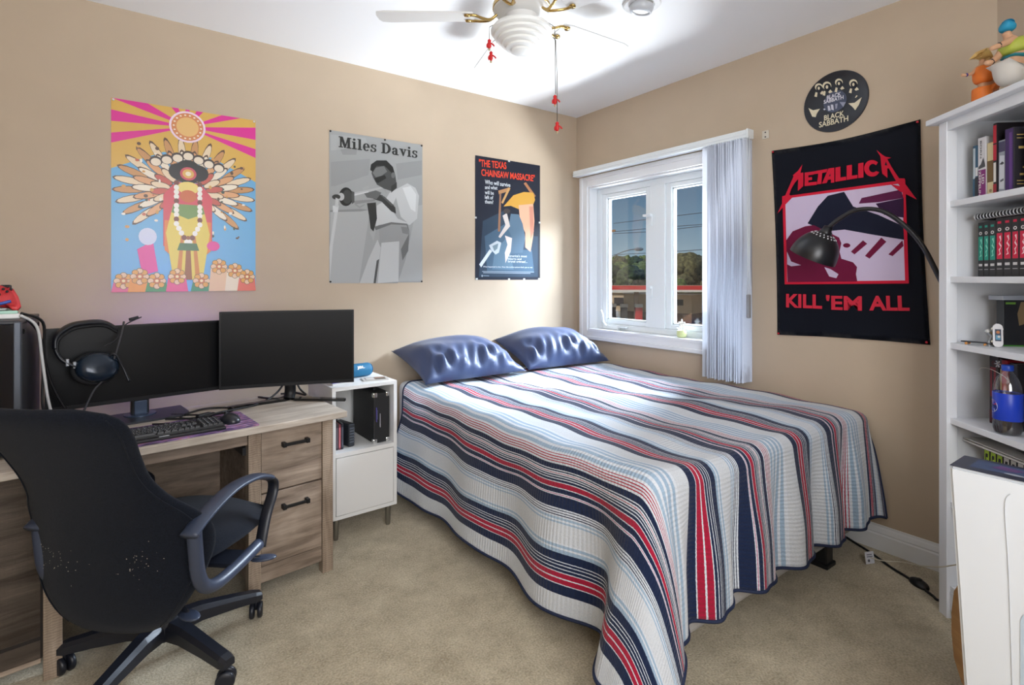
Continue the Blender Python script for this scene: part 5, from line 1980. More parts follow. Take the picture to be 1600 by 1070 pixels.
# ------------------------------------------------------------------ office chair
ch = tag(empty('office_chair', (-2.65, -.945, 0), math.radians(-41)), 'black fabric office chair with loop armrests at the desk', 'chair')
CHF = mat('chair_fabric', (17, 21, 30), .95, spec=.15, noise=.35, nscale=260, bump=.35, bscale=700, sheen=.06)
CHP = mat('chair_plastic', (50, 58, 76), .38)
CHB = mat('chair_black', (24, 27, 36), .4)


def interp(tab, x):
    n_ = len(tab)
    if x <= tab[0][0]:
        return tab[0][1]
    for i in range(n_ - 1):
        if x <= tab[i + 1][0]:
            x0, x1 = tab[i][0], tab[i + 1][0]
            h = x1 - x0
            t = (x - x0) / h
            m0 = (tab[i + 1][1] - tab[max(i - 1, 0)][1]) / (tab[i + 1][0] - tab[max(i - 1, 0)][0]) * h
            m1 = (tab[min(i + 2, n_ - 1)][1] - tab[i][1]) / (tab[min(i + 2, n_ - 1)][0] - tab[i][0]) * h
            return (2 * t ** 3 - 3 * t * t + 1) * tab[i][1] + (t ** 3 - 2 * t * t + t) * m0 + (-2 * t ** 3 + 3 * t * t) * tab[i + 1][1] + (t ** 3 - t * t) * m1
    return tab[-1][1]


HWT = [(.215, .10), (.24, .150), (.29, .198), (.36, .242), (.44, .272), (.52, .276), (.575, .252), (.63, .208), (.69, .186), (.76, .190), (.83, .204), (.87, .200), (.895, .172), (.91, .11)]
RCT = [(.20, -.19), (.30, -.215), (.45, -.238), (.60, -.275), (.75, -.345), (.91, -.445)]


def back_pt(s, z, front):
    hw_ = interp(HWT, z)
    y = interp(RCT, z)
    wing = .03 + .035 * math.exp(-((z - .5) / .13) ** 2)
    y += wing * abs(s) ** 2.2 * (hw_ / .2)
    vz = min(1, max(0, (z - .215) / .05), 1) * min(1, max(0, (.91 - z) / .04))
    th_ = .058 * (max(0, 1 - abs(s) ** 4) ** .5) * (.12 + .88 * math.sqrt(max(0, min(1, vz))))
    return Vector((s * hw_, y + (th_ / 2 if front else -th_ / 2), z))


bm = bmesh.new()
NZ_, NSx = 44, 28
gr = []
for front in (0, 1):
    g = []
    for j in range(NZ_ + 1):
        z = .215 + (.91 - .215) * j / NZ_
        g.append([bm.verts.new(back_pt(-math.cos(PI * i / NSx), z, front)) for i in range(NSx + 1)])
    gr.append(g)
for f_, g in enumerate(gr):
    for j in range(NZ_):
        for i in range(NSx):
            q = (g[j][i], g[j][i + 1], g[j + 1][i + 1], g[j + 1][i])
            bm.faces.new(q if f_ == 0 else q[::-1])
for j in (0, NZ_):
    for i in range(NSx):
        bm.faces.new((gr[0][j][i], gr[1][j][i], gr[1][j][i + 1], gr[0][j][i + 1]))
bmesh.ops.remove_doubles(bm, verts=bm.verts, dist=1e-5)
backo = from_bm('backrest', bm, CHF, ch, smooth=True)
# piping seam round the back
seam = [back_pt(.93, z, 0) + Vector((0, -.002, 0)) for z in [.24 + .02 * k for k in range(33)]]
tube('seam', seam, .0022, CHF, backo, seg=6)
seam = [back_pt(-.93, z, 0) + Vector((0, -.002, 0)) for z in [.24 + .02 * k for k in range(33)]]
tube('seam', seam, .0022, CHF, backo, seg=6)
rnd = random.Random(11)
V, F = [], []
for k in range(70):
    s_ = rnd.choice((rnd.gauss(-.55, .16), rnd.gauss(.42, .12)))
    z = rnd.gauss(.455, .028)
    p = back_pt(max(-.9, min(.9, s_)), z, 0) + Vector((0, -.0012, 0))
    d = rnd.uniform(.0008, .0022)
    b = len(V)
    V += [p + Vector((-d, 0, -d * .5)), p + Vector((d, 0, -d * .3)), p + Vector((0, -.0003, d * rnd.uniform(.5, 1.4)))]
    F.append((b, b + 1, b + 2))
me = bpy.data.meshes.new('lint')
me.from_pydata(V, [], F)
lo = link('lint', me, mat('lint_pale', (186, 176, 160), .9), backo)
lo['kind'] = 'stuff'
# seat
bm = bmesh.new()
bmesh.ops.create_cube(bm, size=1)
bmesh.ops.subdivide_edges(bm, edges=bm.edges, cuts=9, use_grid_fill=True)
for v in bm.verts:
    x, y, z = v.co.x * 2, v.co.y * 2, v.co.z * 2
    r = max(abs(x), abs(y))
    l_ = (abs(x) ** 4 + abs(y) ** 4) ** .25 or 1e-6
    k = r / l_
    px_, py_ = x * k * .245 * (1 - .10 * (y < 0) * abs(y)), y * k * .235
    zt_ = .045 * (1 - .75 * r ** 5) + .014 * math.cos(x * 2.2) * (1 if z > 0 else 0) - (.03 * max(0, y - .5) if z > 0 else 0)
    v.co = Vector((px_, .035 + py_, .395 + (zt_ if z > 0 else -zt_ * .6) * abs(z)))
st = from_bm('seat', bm, CHF, ch, smooth=True)
box('seat_pan', -.16, .16, -.12, .18, .345, .37, CHB, ch, bev=.012)
box('mechanism', -.06, .06, -.14, .10, .285, .345, CHB, ch, bev=.012)
tube('back_bar', smooth_path([(0, -.05, .30), (0, -.16, .295), (0, -.215, .34), (0, -.222, .46)]), .02, CHB, ch, flat=(.035, .009, (1, 0, 0)))
for s_ in (-1, 1):
    x = .262 if s_ > 0 else -.202
    ar = tube('armrest', smooth_path([(x, -.245, .525), (x, -.19, .550), (x, -.10, .574), (x, -.02, .580), (x, .07, .568), (x, .14, .540)], 5), .02, CHP, ch, seg=12, flat=(.027, .011, (1, 0, 0)))
    tube('arm_tube', smooth_path([(x, -.222, .53), (x, -.217, .47), (x, -.205, .395), (x, -.175, .350), (x, -.12, .330), (x, -.02, .330), (x, .085, .338)], 6), .019, CHP, ar, seg=14)
    tube('arm_strut', smooth_path([(x, .13, .545), (x, .172, .515), (x, .170, .475), (x, .135, .425), (x, .112, .375), (x, .095, .325)], 5), .02, CHB, ar, seg=12, flat=(.020, .010, (1, 0, 0)))
    box('arm_bracket', min(x, x - .11 * s_), max(x, x - .11 * s_), -.06, .03, .335, .348, CHB, ar, bev=.004)
for (p0, p1) in (((.06, .02, .315), (.27, .10, .285)), ((.05, -.10, .31), (.20, -.16, .255))):
    lv = tube('lever', smooth_path([p0, ((p0[0] + p1[0]) / 2, (p0[1] + p1[1]) / 2, (p0[2] + p1[2]) / 2 + .006), p1]), .007, CHB, ch, seg=8)
    bm = bmesh.new()
    bmesh.ops.create_uvsphere(bm, u_segments=14, v_segments=8, radius=1)
    bmesh.ops.scale(bm, vec=(.042, .022, .008), verts=bm.verts)
    bmesh.ops.transform(bm, matrix=T(*p1) @ RZ(math.atan2(p1[1] - p0[1], p1[0] - p0[0])), verts=bm.verts)
    from_bm('lever_paddle', bm, CHP, lv, smooth=True)
lathe('gas_column', [(.026, .11), (.026, .20), (.018, .20), (.018, .29)], CHB, ch, seg=20)
lathe('base_hub', [(.03, .075), (.046, .08), (.05, .13), (.042, .15), (.026, .155)], CHB, ch, seg=24)
for k in range(5):
    a = math.radians(12 + 41 + 72 * k)
    bm = bmesh.new()
    secs = []
    for (r, zz, hw_, hh) in ((.03, .112, .028, .028), (.10, .112, .026, .024), (.20, .096, .023, .019), (.275, .082, .022, .016), (.296, .078, .018, .012)):
        secs.append([bm.verts.new((r, y, zz + z)) for y, z in ((-hw_, -hh), (hw_, -hh), (hw_, hh * .4), (hw_ * .6, hh), (-hw_ * .6, hh), (-hw_, hh * .4))])
    for i in range(len(secs) - 1):
        for q in range(6):
            bm.faces.new((secs[i][q], secs[i][(q + 1) % 6], secs[i + 1][(q + 1) % 6], secs[i + 1][q]))
    bm.faces.new(secs[0][::-1])
    bm.faces.new(secs[-1])
    bmesh.ops.transform(bm, matrix=RZ(a), verts=bm.verts)
    leg = from_bm('base_leg', bm, CHB, ch)
    sw = a + 1.1 + .7 * k
    Mc = T(.281 * math.cos(a), .281 * math.sin(a), 0) @ RZ(sw)
    bm = bmesh.new()
    for s_ in (-1, 1):
        add_lathe(bm, [(.008, -.008), (.023, -.008), (.027, -.004), (.027, .004), (.023, .008), (.008, .008)], 20, T(0, .013 * s_, .0275) @ Matrix.Rotation(PI / 2, 4, 'X'))
    add_tube(bm, [(0, 0, .03), (0, 0, .075)], .006, 8)
    for i in range(7):
        pass
    bmesh.ops.transform(bm, matrix=Mc, verts=bm.verts)
    cs = from_bm('caster', bm, CHB, leg, smooth=True)

# ------------------------------------------------------------------ bookcase on the diagonal wall
BA = Vector((-.336, -2.308, 0))
BR = math.atan2(DU.y, DU.x)
bc = tag(empty('bookcase', BA, BR), 'tall white open bookcase standing against the diagonal wall', 'bookcase')
BWH = mat('bookcase_white', (230, 233, 238), .4)
BWd, BDp = .78, .318
for x0, x1 in ((0, .04), (BWd - .04, BWd)):
    box('stile', x0, x1, 0, .036, 0, 1.785, BWH, bc, bev=.002)
box('side_panel', .008, .026, .036, BDp, .0, 1.785, BWH, bc)
box('side_panel', BWd - .026, BWd - .008, .036, BDp, .0, 1.785, BWH, bc)
box('back_panel', .026, BWd - .026, BDp - .006, BDp, .03, 1.785, BWH, bc)
box('apron', .04, BWd - .04, .002, .022, 1.75, 1.785, BWH, bc, bev=.001)
box('top_board', -.028, BWd + .028, -.028, BDp + .004, 1.785, 1.805, BWH, bc, bev=.003)
SHZ = (1.497, 1.226, .990, .720, .420, .118)
for z in SHZ:
    box('shelf_board', .027, BWd - .027, .012, BDp - .007, z - .021, z, BWH, bc, bev=.001)
box('plinth', .04, BWd - .04, .01, .03, .03, .096, BWH, bc)


def bl(x, y, z):
    return BA + DU * x + DE * y + Vector((0, 0, z))


PAGES = mat('book_pages', (226, 220, 204), .8)
UP = (PI / 2, 0, 0)          # print on a face whose normal is local -y
SIDE = (PI / 2, 0, PI / 2)   # print on a face whose normal is local +x


def book(x0, th, y0, dep, hgt, z, color, label, group, spine=None, cover=None, texts=(), lean=0.0, name='book', rough=.45):
    r = empty(name, bl(x0, y0, z + .0006), BR)
    tag(r, label, 'book', group)
    m = mat('book_%d_%d_%d' % color, color, rough)
    bm = bmesh.new()
    add_box(bm, 0, .0022, .002, dep, 0, hgt, bev=.0006, seg=1)
    add_box(bm, th - .0022, th, .002, dep, 0, hgt, bev=.0006, seg=1)
    add_box(bm, 0, th, 0, .0025, 0, hgt, bev=.0008, seg=1)
    from_bm('cover', bm, m, r)
    box('pages', .0024, th - .0024, .003, dep - .003, .0025, hgt - .003, PAGES, r)
    if spine:
        ink('spine_print', [(c, [(a * th, b * hgt) for a, b in poly]) for c, poly in spine], PRN, r, loc=(0, -.0002, 0), rot=UP)
    if cover:
        ink('cover_print', [(c, [(a * dep, b * hgt) for a, b in poly]) for c, poly in cover], PRN, r, loc=(th, 0, 0), rot=SIDE)
    for (s, m_, fx, fz, w_, h_) in texts:
        text('lettering', s, 1.0, m_, r, (fx * th, -.0009, fz * hgt), (PI / 2, PI / 2, 0), bold=.01, fit=(w_, h_))
    return r


Rr = lambda x0, x1, y0, y1: [(x0, y0), (x1, y0), (x1, y1), (x0, y1)]
TXW = mat('spine_white', (232, 230, 226), .5)
TXK = mat('spine_dark', (40, 38, 44), .5)
TXG = mat('spine_gold', (206, 178, 110), .4)
g1 = 'books on the top shelf'
Z = SHZ[0]
book(.077, .024, .060, .15, .186, Z, (36, 84, 112), 'blue book leftmost on the top shelf', g1, [((196, 208, 214), Rr(.1, .5, .38, .95)), ((24, 30, 40), Rr(.4, .98, .02, .4)), ((226, 226, 226), Rr(.55, .95, .42, .58))])
book(.103, .034, .058, .16, .206, Z, (216, 214, 216), 'white and purple LED ZEPPELIN book on the top shelf', g1, [((126, 28, 110), Rr(.0, 1, .02, .46)), ((60, 20, 60), Rr(.0, .12, .02, .46)), ((70, 70, 74), [(.1, .52), (.4, .56), (.7, .66), (.9, .55), (.95, .5), (.1, .48)])],
     texts=(('LED', TXW, .66, .30, .032, .011), ('ZEPPELIN', TXW, .26, .24, .085, .009), ('BORN', TXK, .4, .80, .06, .007)))
book(.140, .028, .060, .15, .180, Z, (214, 196, 150), 'cream and brown book on the top shelf', g1, [((112, 86, 44), Rr(.03, .97, .26, .66)), ((150, 132, 92), circle(.5, .10, .22, .03, 12))])
book(.170, .014, .056, .19, .238, Z, (26, 20, 26), 'tall red and black book on the top shelf', g1, [((190, 24, 52), Rr(.02, .98, .48, .97)), ((20, 18, 22), Rr(.02, .98, .70, .72)), ((226, 222, 216), Rr(.15, .85, .18, .45)), ((150, 20, 40), Rr(.02, .98, .02, .15))],
     [((150, 24, 40), Rr(.05, .95, .3, .72)), ((214, 214, 216), Rr(.15, .3, .84, .90)), ((214, 214, 216), Rr(.55, .72, .85, .91)), ((70, 14, 24), Rr(.1, .5, .4, .66))])
book(.186, .026, .060, .16, .176, Z, (150, 156, 166), 'grey photo spine book on the top shelf', g1, [((70, 66, 96), Rr(.02, .98, .78, .97)), ((206, 210, 216), [(.1, .1), (.9, .08), (.95, .7), (.2, .72)]), ((60, 62, 70), [(.15, .56), (.6, .60), (.9, .56), (.6, .54)]), ((90, 92, 100), [(.3, .26), (.8, .28), (.8, .24), (.3, .22)])])
book(.214, .034, .058, .17, .206, Z, (44, 42, 50), 'dark book with gold lines and purple spine on the top shelf', g1, [((62, 34, 96), Rr(.05, .95, .01, .99)), ((96, 52, 130), Rr(.5, .8, .05, .93))],
     [((206, 180, 112), Rr(.05, .95, .87, .885)), ((206, 180, 112), Rr(.05, .95, .82, .832)), ((206, 180, 112), Rr(.08, .9, .66, .70)), ((196, 164, 84), [(.25, .45), (.28, .62), (.34, .54), (.42, .64), (.5, .54), (.58, .66), (.66, .54), (.72, .62), (.75, .45)]),
      ((206, 180, 112), Rr(.15, .8, .36, .385)), ((206, 180, 112), Rr(.25, .7, .31, .33)), ((206, 180, 112), Rr(.1, .85, .25, .28)), ((206, 180, 112), Rr(.05, .95, .16, .172)), ((206, 180, 112), Rr(.05, .95, .11, .122))])
for k in range(4):
    book(.30 + .045 * k, .04, .062, .16, .19 + .012 * (k % 3), Z, ((96, 60, 50), (40, 60, 80), (150, 140, 120), (60, 60, 64))[k],
         ('brown book right of the dark gold book', 'slate blue book on the top shelf out to the right', 'beige book on the top shelf out to the right', 'charcoal book last on the top shelf')[k], g1)
# row of matching volumes
g2 = 'matching black volumes on the second shelf'
Z = SHZ[1]
xs_ = [.073, .098, .122, .150, .180, .212, .240, .270, .300]
ordn = ['first', 'second', 'third', 'fourth', 'fifth', 'sixth', 'seventh', 'eighth', 'ninth']
for k, x in enumerate(xs_):
    green = k < 3
    band = (30, 150, 128) if green else (214, 22, 66)
    bandl = (150, 226, 204) if green else (250, 216, 220)
    nx = xs_[k + 1] if k + 1 < len(xs_) else x + .03
    book(x, nx - x - .001, .08, .12, .188 + (.008 if not green else 0), Z, (28, 28, 32), ('black volume with teal spine, %s from the left on the second shelf' if green else 'black volume with crimson spine, %s from the left on the second shelf') % ordn[k], g2,
         [(band, Rr(.12, .9, .30, .74)), ((226, 222, 218), circle(.5, .80, .26, .030, 12)), ((60, 60, 66), circle(.5, .80, .14, .016, 10)), ((214, 212, 210), Rr(.2, .8, .19, .235)), ((180, 180, 180), Rr(.15, .85, .125, .135)), (band, Rr(.25, .75, .90, .94)),
          (bandl, [(.3, .36), (.55, .40), (.4, .46), (.7, .50), (.4, .56), (.65, .62), (.45, .68), (.7, .70), (.75, .62), (.55, .58), (.8, .52), (.55, .44), (.7, .38)])])
nb = tag(empty('spiral_notebook', bl(.075, .066, SHZ[1] + .1985), BR), 'black spiral notebook lying on the matching volumes', 'notebook')
box('cover', 0, .26, .004, .15, 0, .020, mat('notebook_black', (20, 21, 25), .5), nb, bev=.003)
bm = bmesh.new()
for k in range(19):
    add_lathe(bm, [(.0105, -.002), (.0125, 0), (.0105, .002), (.009, 0)], 12, T(.012 + .0133 * k, .002, .010) @ Matrix.Rotation(PI / 2, 4, 'Y'), cap=False)
from_bm('spiral_binding', bm, mat('spiral_silver', (200, 202, 206), .3, .6), nb, smooth=True)
# third shelf: printed box, flat clear case, small toys
Z = SHZ[2]
gb = tag(empty('game_box', bl(.135, .115, Z + .0006), BR + math.radians(-6)), 'black illustrated game box with neon green lettering on the third shelf', 'box')
box('box_shell', -.035, 0, 0, .19, 0, .155, mat('game_black', (22, 24, 30), .4), gb, bev=.001)
ink('cover_print', [((70, 140, 50), Rr(.0, .19, .0, .004)), ((110, 160, 60), Rr(.006, .035, .142, .149)), ((196, 60, 150), [(.075, .138), (.10, .150), (.12, .138), (.10, .132)]),
                    ((136, 116, 84), [(.045, .07), (.04, .11), (.05, .15), (.075, .15), (.08, .12), (.07, .08)]), ((196, 190, 178), [(.075, .10), (.085, .125), (.11, .12), (.125, .10), (.115, .08), (.09, .085)]), ((170, 100, 80), [(.09, .11), (.10, .12), (.115, .11), (.10, .10)]),
                    ((206, 206, 204), [(.12, .10), (.125, .145), (.15, .15), (.16, .12), (.14, .09)]), ((96, 70, 50), [(.06, .02), (.07, .05), (.095, .045), (.1, .02)]), ((120, 190, 60), [(.11, .055), (.115, .08), (.12, .06), (.128, .08), (.132, .055), (.14, .08), (.146, .055), (.16, .08), (.17, .055)]),
                    ((96, 170, 60), [(.12, .02), (.14, .035), (.17, .03), (.18, .02), (.15, .012)])], PRN, gb, loc=(0, 0, 0), rot=SIDE)
cc = tag(empty('clear_case', bl(.09, .10, Z + .1566), BR), 'flat clear plastic case lying on the game box', 'case')
box('case_shell', 0, .06, .0, .2, 0, .016, mat('clear_plastic', (170, 176, 188), .15, spec=.7), cc, bev=.003)
sk = tag(empty('mini_skateboard', bl(.165, .075, Z + .0006), BR + math.radians(70)), 'tiny white skateboard toy standing on its tail before the game box', 'toy')
bm = bmesh.new()
add_prism(bm, rrect(-.013, .013, 0, .078, .0128, 6), -.0018, .0018)
bmesh.ops.transform(bm, matrix=Matrix.Rotation(PI / 2 - .06, 4, 'X'), verts=bm.verts)
from_bm('deck', bm, mat('deck_white', (224, 222, 224), .4), sk)
ink('deck_print', [((50, 60, 80), Rr(-.008, .008, .02, .06)), ((90, 150, 180), Rr(-.006, .006, .025, .04)), ((196, 120, 60), circle(0, .05, .005, .005, 10)), ((210, 206, 200), circle(.002, .035, .004, .004, 8))], PRN, sk, loc=(0, -.0022, 0), rot=(PI / 2 - .06, 0, 0))
for zz in (.018, .06):
    tr_ = tube('truck_axle', [(-.013, .008, zz), (.013, .008, zz)], .0018, mat('truck_grey', (160, 160, 164), .3, .8), sk, seg=6)
    for s_ in (-1, 1):
        bm = bmesh.new()
        add_lathe(bm, [(.003, -.003), (.0042, -.002), (.0042, .002), (.003, .003)], 12, T(.012 * s_, .008, zz) @ Matrix.Rotation(PI / 2, 4, 'Y'))
        from_bm('wheel', bm, mat('wheel_cream', (230, 226, 210), .4), tr_, smooth=True)
sk2 = tag(empty('mini_skateboard', bl(.11, .05, Z + .0006), BR + math.radians(35)), 'tiny dark skateboard toy lying on the third shelf edge', 'toy')
prism('deck', rrect(-.045, .045, -.012, .012, .0118, 6), .008, .0115, mat('deck_dark', (44, 46, 54), .5), sk2)
for xx in (-.026, .026):
    ax = tube('truck_axle', [(xx, -.013, .0045), (xx, .013, .0045)], .0022, MATS['truck_grey'], sk2, seg=6)
    for s_ in (-1, 1):
        bm = bmesh.new()
        add_lathe(bm, [(.003, -.003), (.0043, -.002), (.0043, .002), (.003, .003)], 12, T(xx, .012 * s_, .0044) @ Matrix.Rotation(PI / 2, 4, 'X'))
        from_bm('wheel', bm, mat('wheel_orange', (206, 140, 70), .4), ax, smooth=True)
for i, (x, y, lab, c) in enumerate(((.122, .085, 'small brass and grey toy figure piece beside the skateboard toys', (160, 140, 100)), (.140, .065, 'small grey metal toy tripod beside the skateboard toys', (150, 154, 158)))):
    ty = tag(empty('metal_toy', bl(x, y, Z + .0006), BR), lab, 'toy', 'metal toys on the third shelf')
    lathe('toy_base', [(.012, 0), (.012, .004), (.005, .006), (.004, .02)], mat('toy_metal_%d' % i, c, .35, .5), ty, seg=12)
    tube('toy_arm', smooth_path([(0, 0, .018), (.006, .004, .034), (-.006, .0, .046)], 4), .004, MATS['toy_metal_%d' % i], ty, seg=8)
    bm = bmesh.new()
    bmesh.ops.create_icosphere(bm, subdivisions=2, radius=.007)
    bmesh.ops.translate(bm, vec=(-.006, 0, .05), verts=bm.verts)
    from_bm('toy_head', bm, mat('toy_pale_%d' % i, (196, 196, 194), .4), ty, smooth=True)
# fourth shelf: red books and cola bottle
Z = SHZ[3]
g4 = 'dark red books on the fourth shelf'
book(.096, .038, .10, .16, .232, Z, (34, 22, 28), 'black book with dull red spine lettering on the fourth shelf', g4, [((126, 26, 38), Rr(.12, .72, .40, .84)), ((84, 20, 30), Rr(.02, .98, .02, .2)), ((70, 18, 26), circle(.45, .90, .22, .04, 12)), ((24, 20, 26), Rr(.3, .5, .44, .8))])
book(.136, .012, .102, .16, .228, Z, (40, 20, 26), 'thin dark book with a cream stripe on the fourth shelf', g4, [((206, 180, 120), Rr(.3, .7, .25, .85))])
book(.149, .022, .098, .16, .225, Z, (150, 20, 34), 'bright red book beside the cola bottle', g4, [((196, 26, 44), Rr(.1, .9, .3, .9)), ((24, 18, 22), Rr(.02, .98, .02, .16)), ((214, 210, 206), circle(.5, .09, .3, .02, 10))])
book(.173, .030, .104, .16, .22, Z, (26, 24, 30), 'plain black book behind the cola bottle', g4)
ct = tag(empty('cola_bottle', bl(.232, .052, Z + .0006), BR + math.radians(30)), 'half full cola bottle with blue label on the fourth shelf', 'bottle')
PET = glass_mat('clear_bottle', (.88, .90, .93), .16, .08)
LQ = mat('cola_liquid', (26, 12, 10), .1, spec=.6)
lathe('bottle_body', [(.024, .004), (.033, .003), (.0365, .016), (.0375, .03), (.036, .045), (.0365, .135), (.035, .155), (.028, .178), (.017, .195), (.0125, .203), (.0125, .212)], PET, ct, seg=32)
lathe('cola', [(.022, .006), (.032, .005), (.0355, .017), (.0362, .03), (.035, .045), (.0355, .128), (.0, .1285)], LQ, ct, seg=28)
lathe('label', [(.0366, .046), (.0372, .047), (.0372, .132), (.0366, .133)], mat('label_blue', (26, 62, 190), .35), ct, seg=36, cap=False)
lathe('cap', [(.0145, .203), (.0152, .205), (.0152, .219), (.0138, .2215), (.0, .222)], mat('cap_blue', (34, 78, 196), .35), ct, seg=24)
# round emblem wrapped on the label, facing the room
am = math.radians(222)


def wrap(name, polys, m_, r0):
    Vv, Ff, cc_ = [], [], []
    for i, (c, poly) in enumerate(polys):
        b = len(Vv)
        rr = r0 + .00012 * i
        Vv += [(rr * math.cos(am + x / rr), rr * math.sin(am + x / rr), z) for x, z in poly]
        Ff.append(list(range(b, b + len(poly))))
        cc_.append(lin(c))
    me_ = bpy.data.meshes.new(name)
    me_.from_pydata(Vv, [], Ff)
    a_ = me_.color_attributes.new('ink', 'FLOAT_COLOR', 'CORNER')
    for p_, c in zip(me_.polygons, cc_):
        for li in p_.loop_indices:
            a_.data[li].color = c
    return link(name, me_, PRN, ct)


cz_ = .088
half_t = [(-.019 + .038 * k / 10, cz_ + .007 + .002 * math.sin(k * .6)) for k in range(11)]
half_b = [(-.019 + .038 * k / 10, cz_ - .007 - .002 * math.sin(k * .6)) for k in range(11)]
top_arc = [(.0185 * math.cos(math.radians(a)), cz_ + .0185 * math.sin(math.radians(a))) for a in range(20, 161, 14)]
bot_arc = [(.0185 * math.cos(math.radians(a)), cz_ + .0185 * math.sin(math.radians(a))) for a in range(200, 341, 14)]
wrap('emblem', [((240, 240, 242), circle(0, cz_, .0205, .0205, 28)), ((206, 28, 44), half_t[1:-1] + top_arc), ((24, 48, 140), bot_arc + half_b[1:-1][::-1])], PRN, .0374)
tm = text_mesh('PEPSI', 1.0, .02)
xs1 = [v.co.x for v in tm.vertices]
ys1 = [v.co.y for v in tm.vertices]
for v in tm.vertices:
    x = ((v.co.x - min(xs1)) / (max(xs1) - min(xs1)) - .5) * .033
    z = ((v.co.y - min(ys1)) / (max(ys1) - min(ys1)) - .5) * .0085
    rr = .0380
    v.co = Vector((rr * math.cos(am + x / rr), rr * math.sin(am + x / rr), cz_ + z))
link('lettering', tm, mat('pepsi_black', (16, 18, 26), .4), ct)
kf = tag(empty('key_charm', bl(.150, .088, Z + .20), BR), 'silver charm hanging over the red books', 'charm')
bm = bmesh.new()
for k in range(6):
    a = PI / 3 * k
    add_tube(bm, [(0, 0, .012), (.012 * math.cos(a), -.003, .012 + .012 * math.sin(a))], .0025, 6)
from_bm('charm_star', bm, mat('charm_silver', (200, 200, 204), .25, .9), kf, smooth=True)
tube('charm_cord', smooth_path([(-.085, .0, -.03), (-.06, -.01, -.012), (-.02, -.012, -.008), (.03, -.012, -.02), (.05, -.012, -.03)]), .0008, TXW, kf, seg=5)
# fifth shelf: neon books and a white folder resting on them
Z = SHZ[4]
g5 = 'neon and black books on the fifth shelf'
for k in range(7):
    book(.086 + .027 * k, .025, .09, .13, .215, Z, (28, 30, 30), ['black book with neon green spine, %s on the fifth shelf', 'black and white spine book, %s on the fifth shelf'][k > 2] % ordn[k], g5,
         [(((170, 200, 50), (214, 214, 210))[k > 2], Rr(.1, .9, .35, .95)), ((24, 26, 26), Rr(.25, .4, .45, .88)), ((24, 26, 26), Rr(.55, .75, .5, .8)), ((24, 26, 26), Rr(.3, .7, .84, .9))])
fo = tag(empty('folder', bl(.03, .06, Z + .2175), BR), 'grey-white folder lying on top of the neon books', 'folder')
bm = bmesh.new()
add_box(bm, 0, .27, 0, .2, 0, .006, bev=.001)
add_box(bm, 0, .27, 0, .2, .010, .013, bev=.001)
add_box(bm, .262, .27, 0, .2, .004, .012)
from_bm('folder_cover', bm, mat('folder_white', (206, 206, 204), .5), fo)
ink('folder_print', [((120, 122, 124), [(.14, .06), (.16, .09), (.18, .07), (.2, .1), (.19, .05), (.165, .06)])], PRN, fo, loc=(0, 0, .0131))

# ------------------------------------------------------------------ generic toy figures on the bookcase (plain stand-ins)
SKIN = mat('figure_skin', (206, 160, 126), .5)


def skin_mesh(name, pts, edges, m, parent, sub=2):
    me_ = bpy.data.meshes.new(name)
    me_.from_pydata([p[:3] for p in pts], edges, [])
    o = link(name, me_, m, parent)
    md = o.modifiers.new('skin', 'SKIN')
    md.use_smooth_shade = True
    for i, p in enumerate(pts):
        me_.skin_vertices[0].data[i].radius = (p[3], p[3])
        me_.skin_vertices[0].data[i].use_root = (i == 0)
    s_ = o.modifiers.new('sub', 'SUBSURF')
    s_.levels = s_.render_levels = sub
    return o


FR = YAW - PI / 2
f1 = tag(empty('toy_figure', bl(.115, .055, 1.8055), FR), 'small toy figure in orange clothes reaching out on the bookcase', 'figurine', 'toy figures on the bookcase')
J = [(.014, 0, .088, .016), (.013, 0, .105, .015), (.010, 0, .135, .017), (.008, -.002, .152, .007), (.004, -.004, .168, .013),
     (-.006, .006, .138, .008), (-.022, .006, .120, .006), (-.044, .008, .116, .005), (-.056, .010, .118, .006),
     (.026, -.008, .136, .008), (.030, -.018, .118, .006), (.012, -.026, .116, .006),
     (.006, .0, .05, .013), (.002, 0, .012, .008), (-.008, -.004, .008, .007),
     (.046, -.008, .078, .014), (.066, .012, .058, .008), (.076, .014, .05, .007)]
skin_mesh('body', J, [(0, 1), (1, 2), (2, 3), (3, 4), (2, 5), (5, 6), (6, 7), (7, 8), (2, 9), (9, 10), (10, 11), (0, 12), (12, 13), (13, 14), (0, 15), (15, 16), (16, 17)], SKIN, f1)
ORC = mat('figure_orange', (232, 122, 42), .55)
skin_mesh('tunic', [(.013, 0, .078, .030), (.011, 0, .115, .031), (.010, 0, .150, .029)], [(0, 1), (1, 2)], ORC, f1)
skin_mesh('trousers', [(.014, 0, .098, .031), (.008, 0, .060, .030), (.002, 0, .004, .026), (.040, -.007, .082, .029), (.056, 0, .068, .024)], [(0, 1), (1, 2), (0, 3), (3, 4)], ORC, f1)
skin_mesh('belt', [(.0132, 0, .094, .033), (.0132, 0, .106, .033)], [(0, 1)], mat('figure_purple', (66, 50, 120), .5), f1, 1)
skin_mesh('boot', [(.062, .006, .062, .011), (.070, .013, .054, .010), (.080, .014, .046, .009)], [(0, 1), (1, 2)], mat('figure_navy', (36, 50, 80), .5), f1, 1)
skin_mesh('wristband', [(-.034, .007, .118, .008), (-.044, .008, .116, .008)], [(0, 1)], MATS['figure_purple'], f1, 1)
skin_mesh('hair', [(.006, .0, .172, .020), (.014, .002, .178, .016), (-.001, -.001, .179, .013)], [(0, 1), (0, 2)], mat('figure_straw', (214, 178, 110), .6), f1)
tube('support', [(.072, .012, 0), (.070, .012, .05)], .004, mat('support_amber', (214, 170, 80), .3), f1, seg=8)
f2 = tag(empty('toy_figure', bl(.215, .075, 1.8055), FR), 'larger toy figure in white trousers leaning forward on the bookcase', 'figurine', 'toy figures on the bookcase')
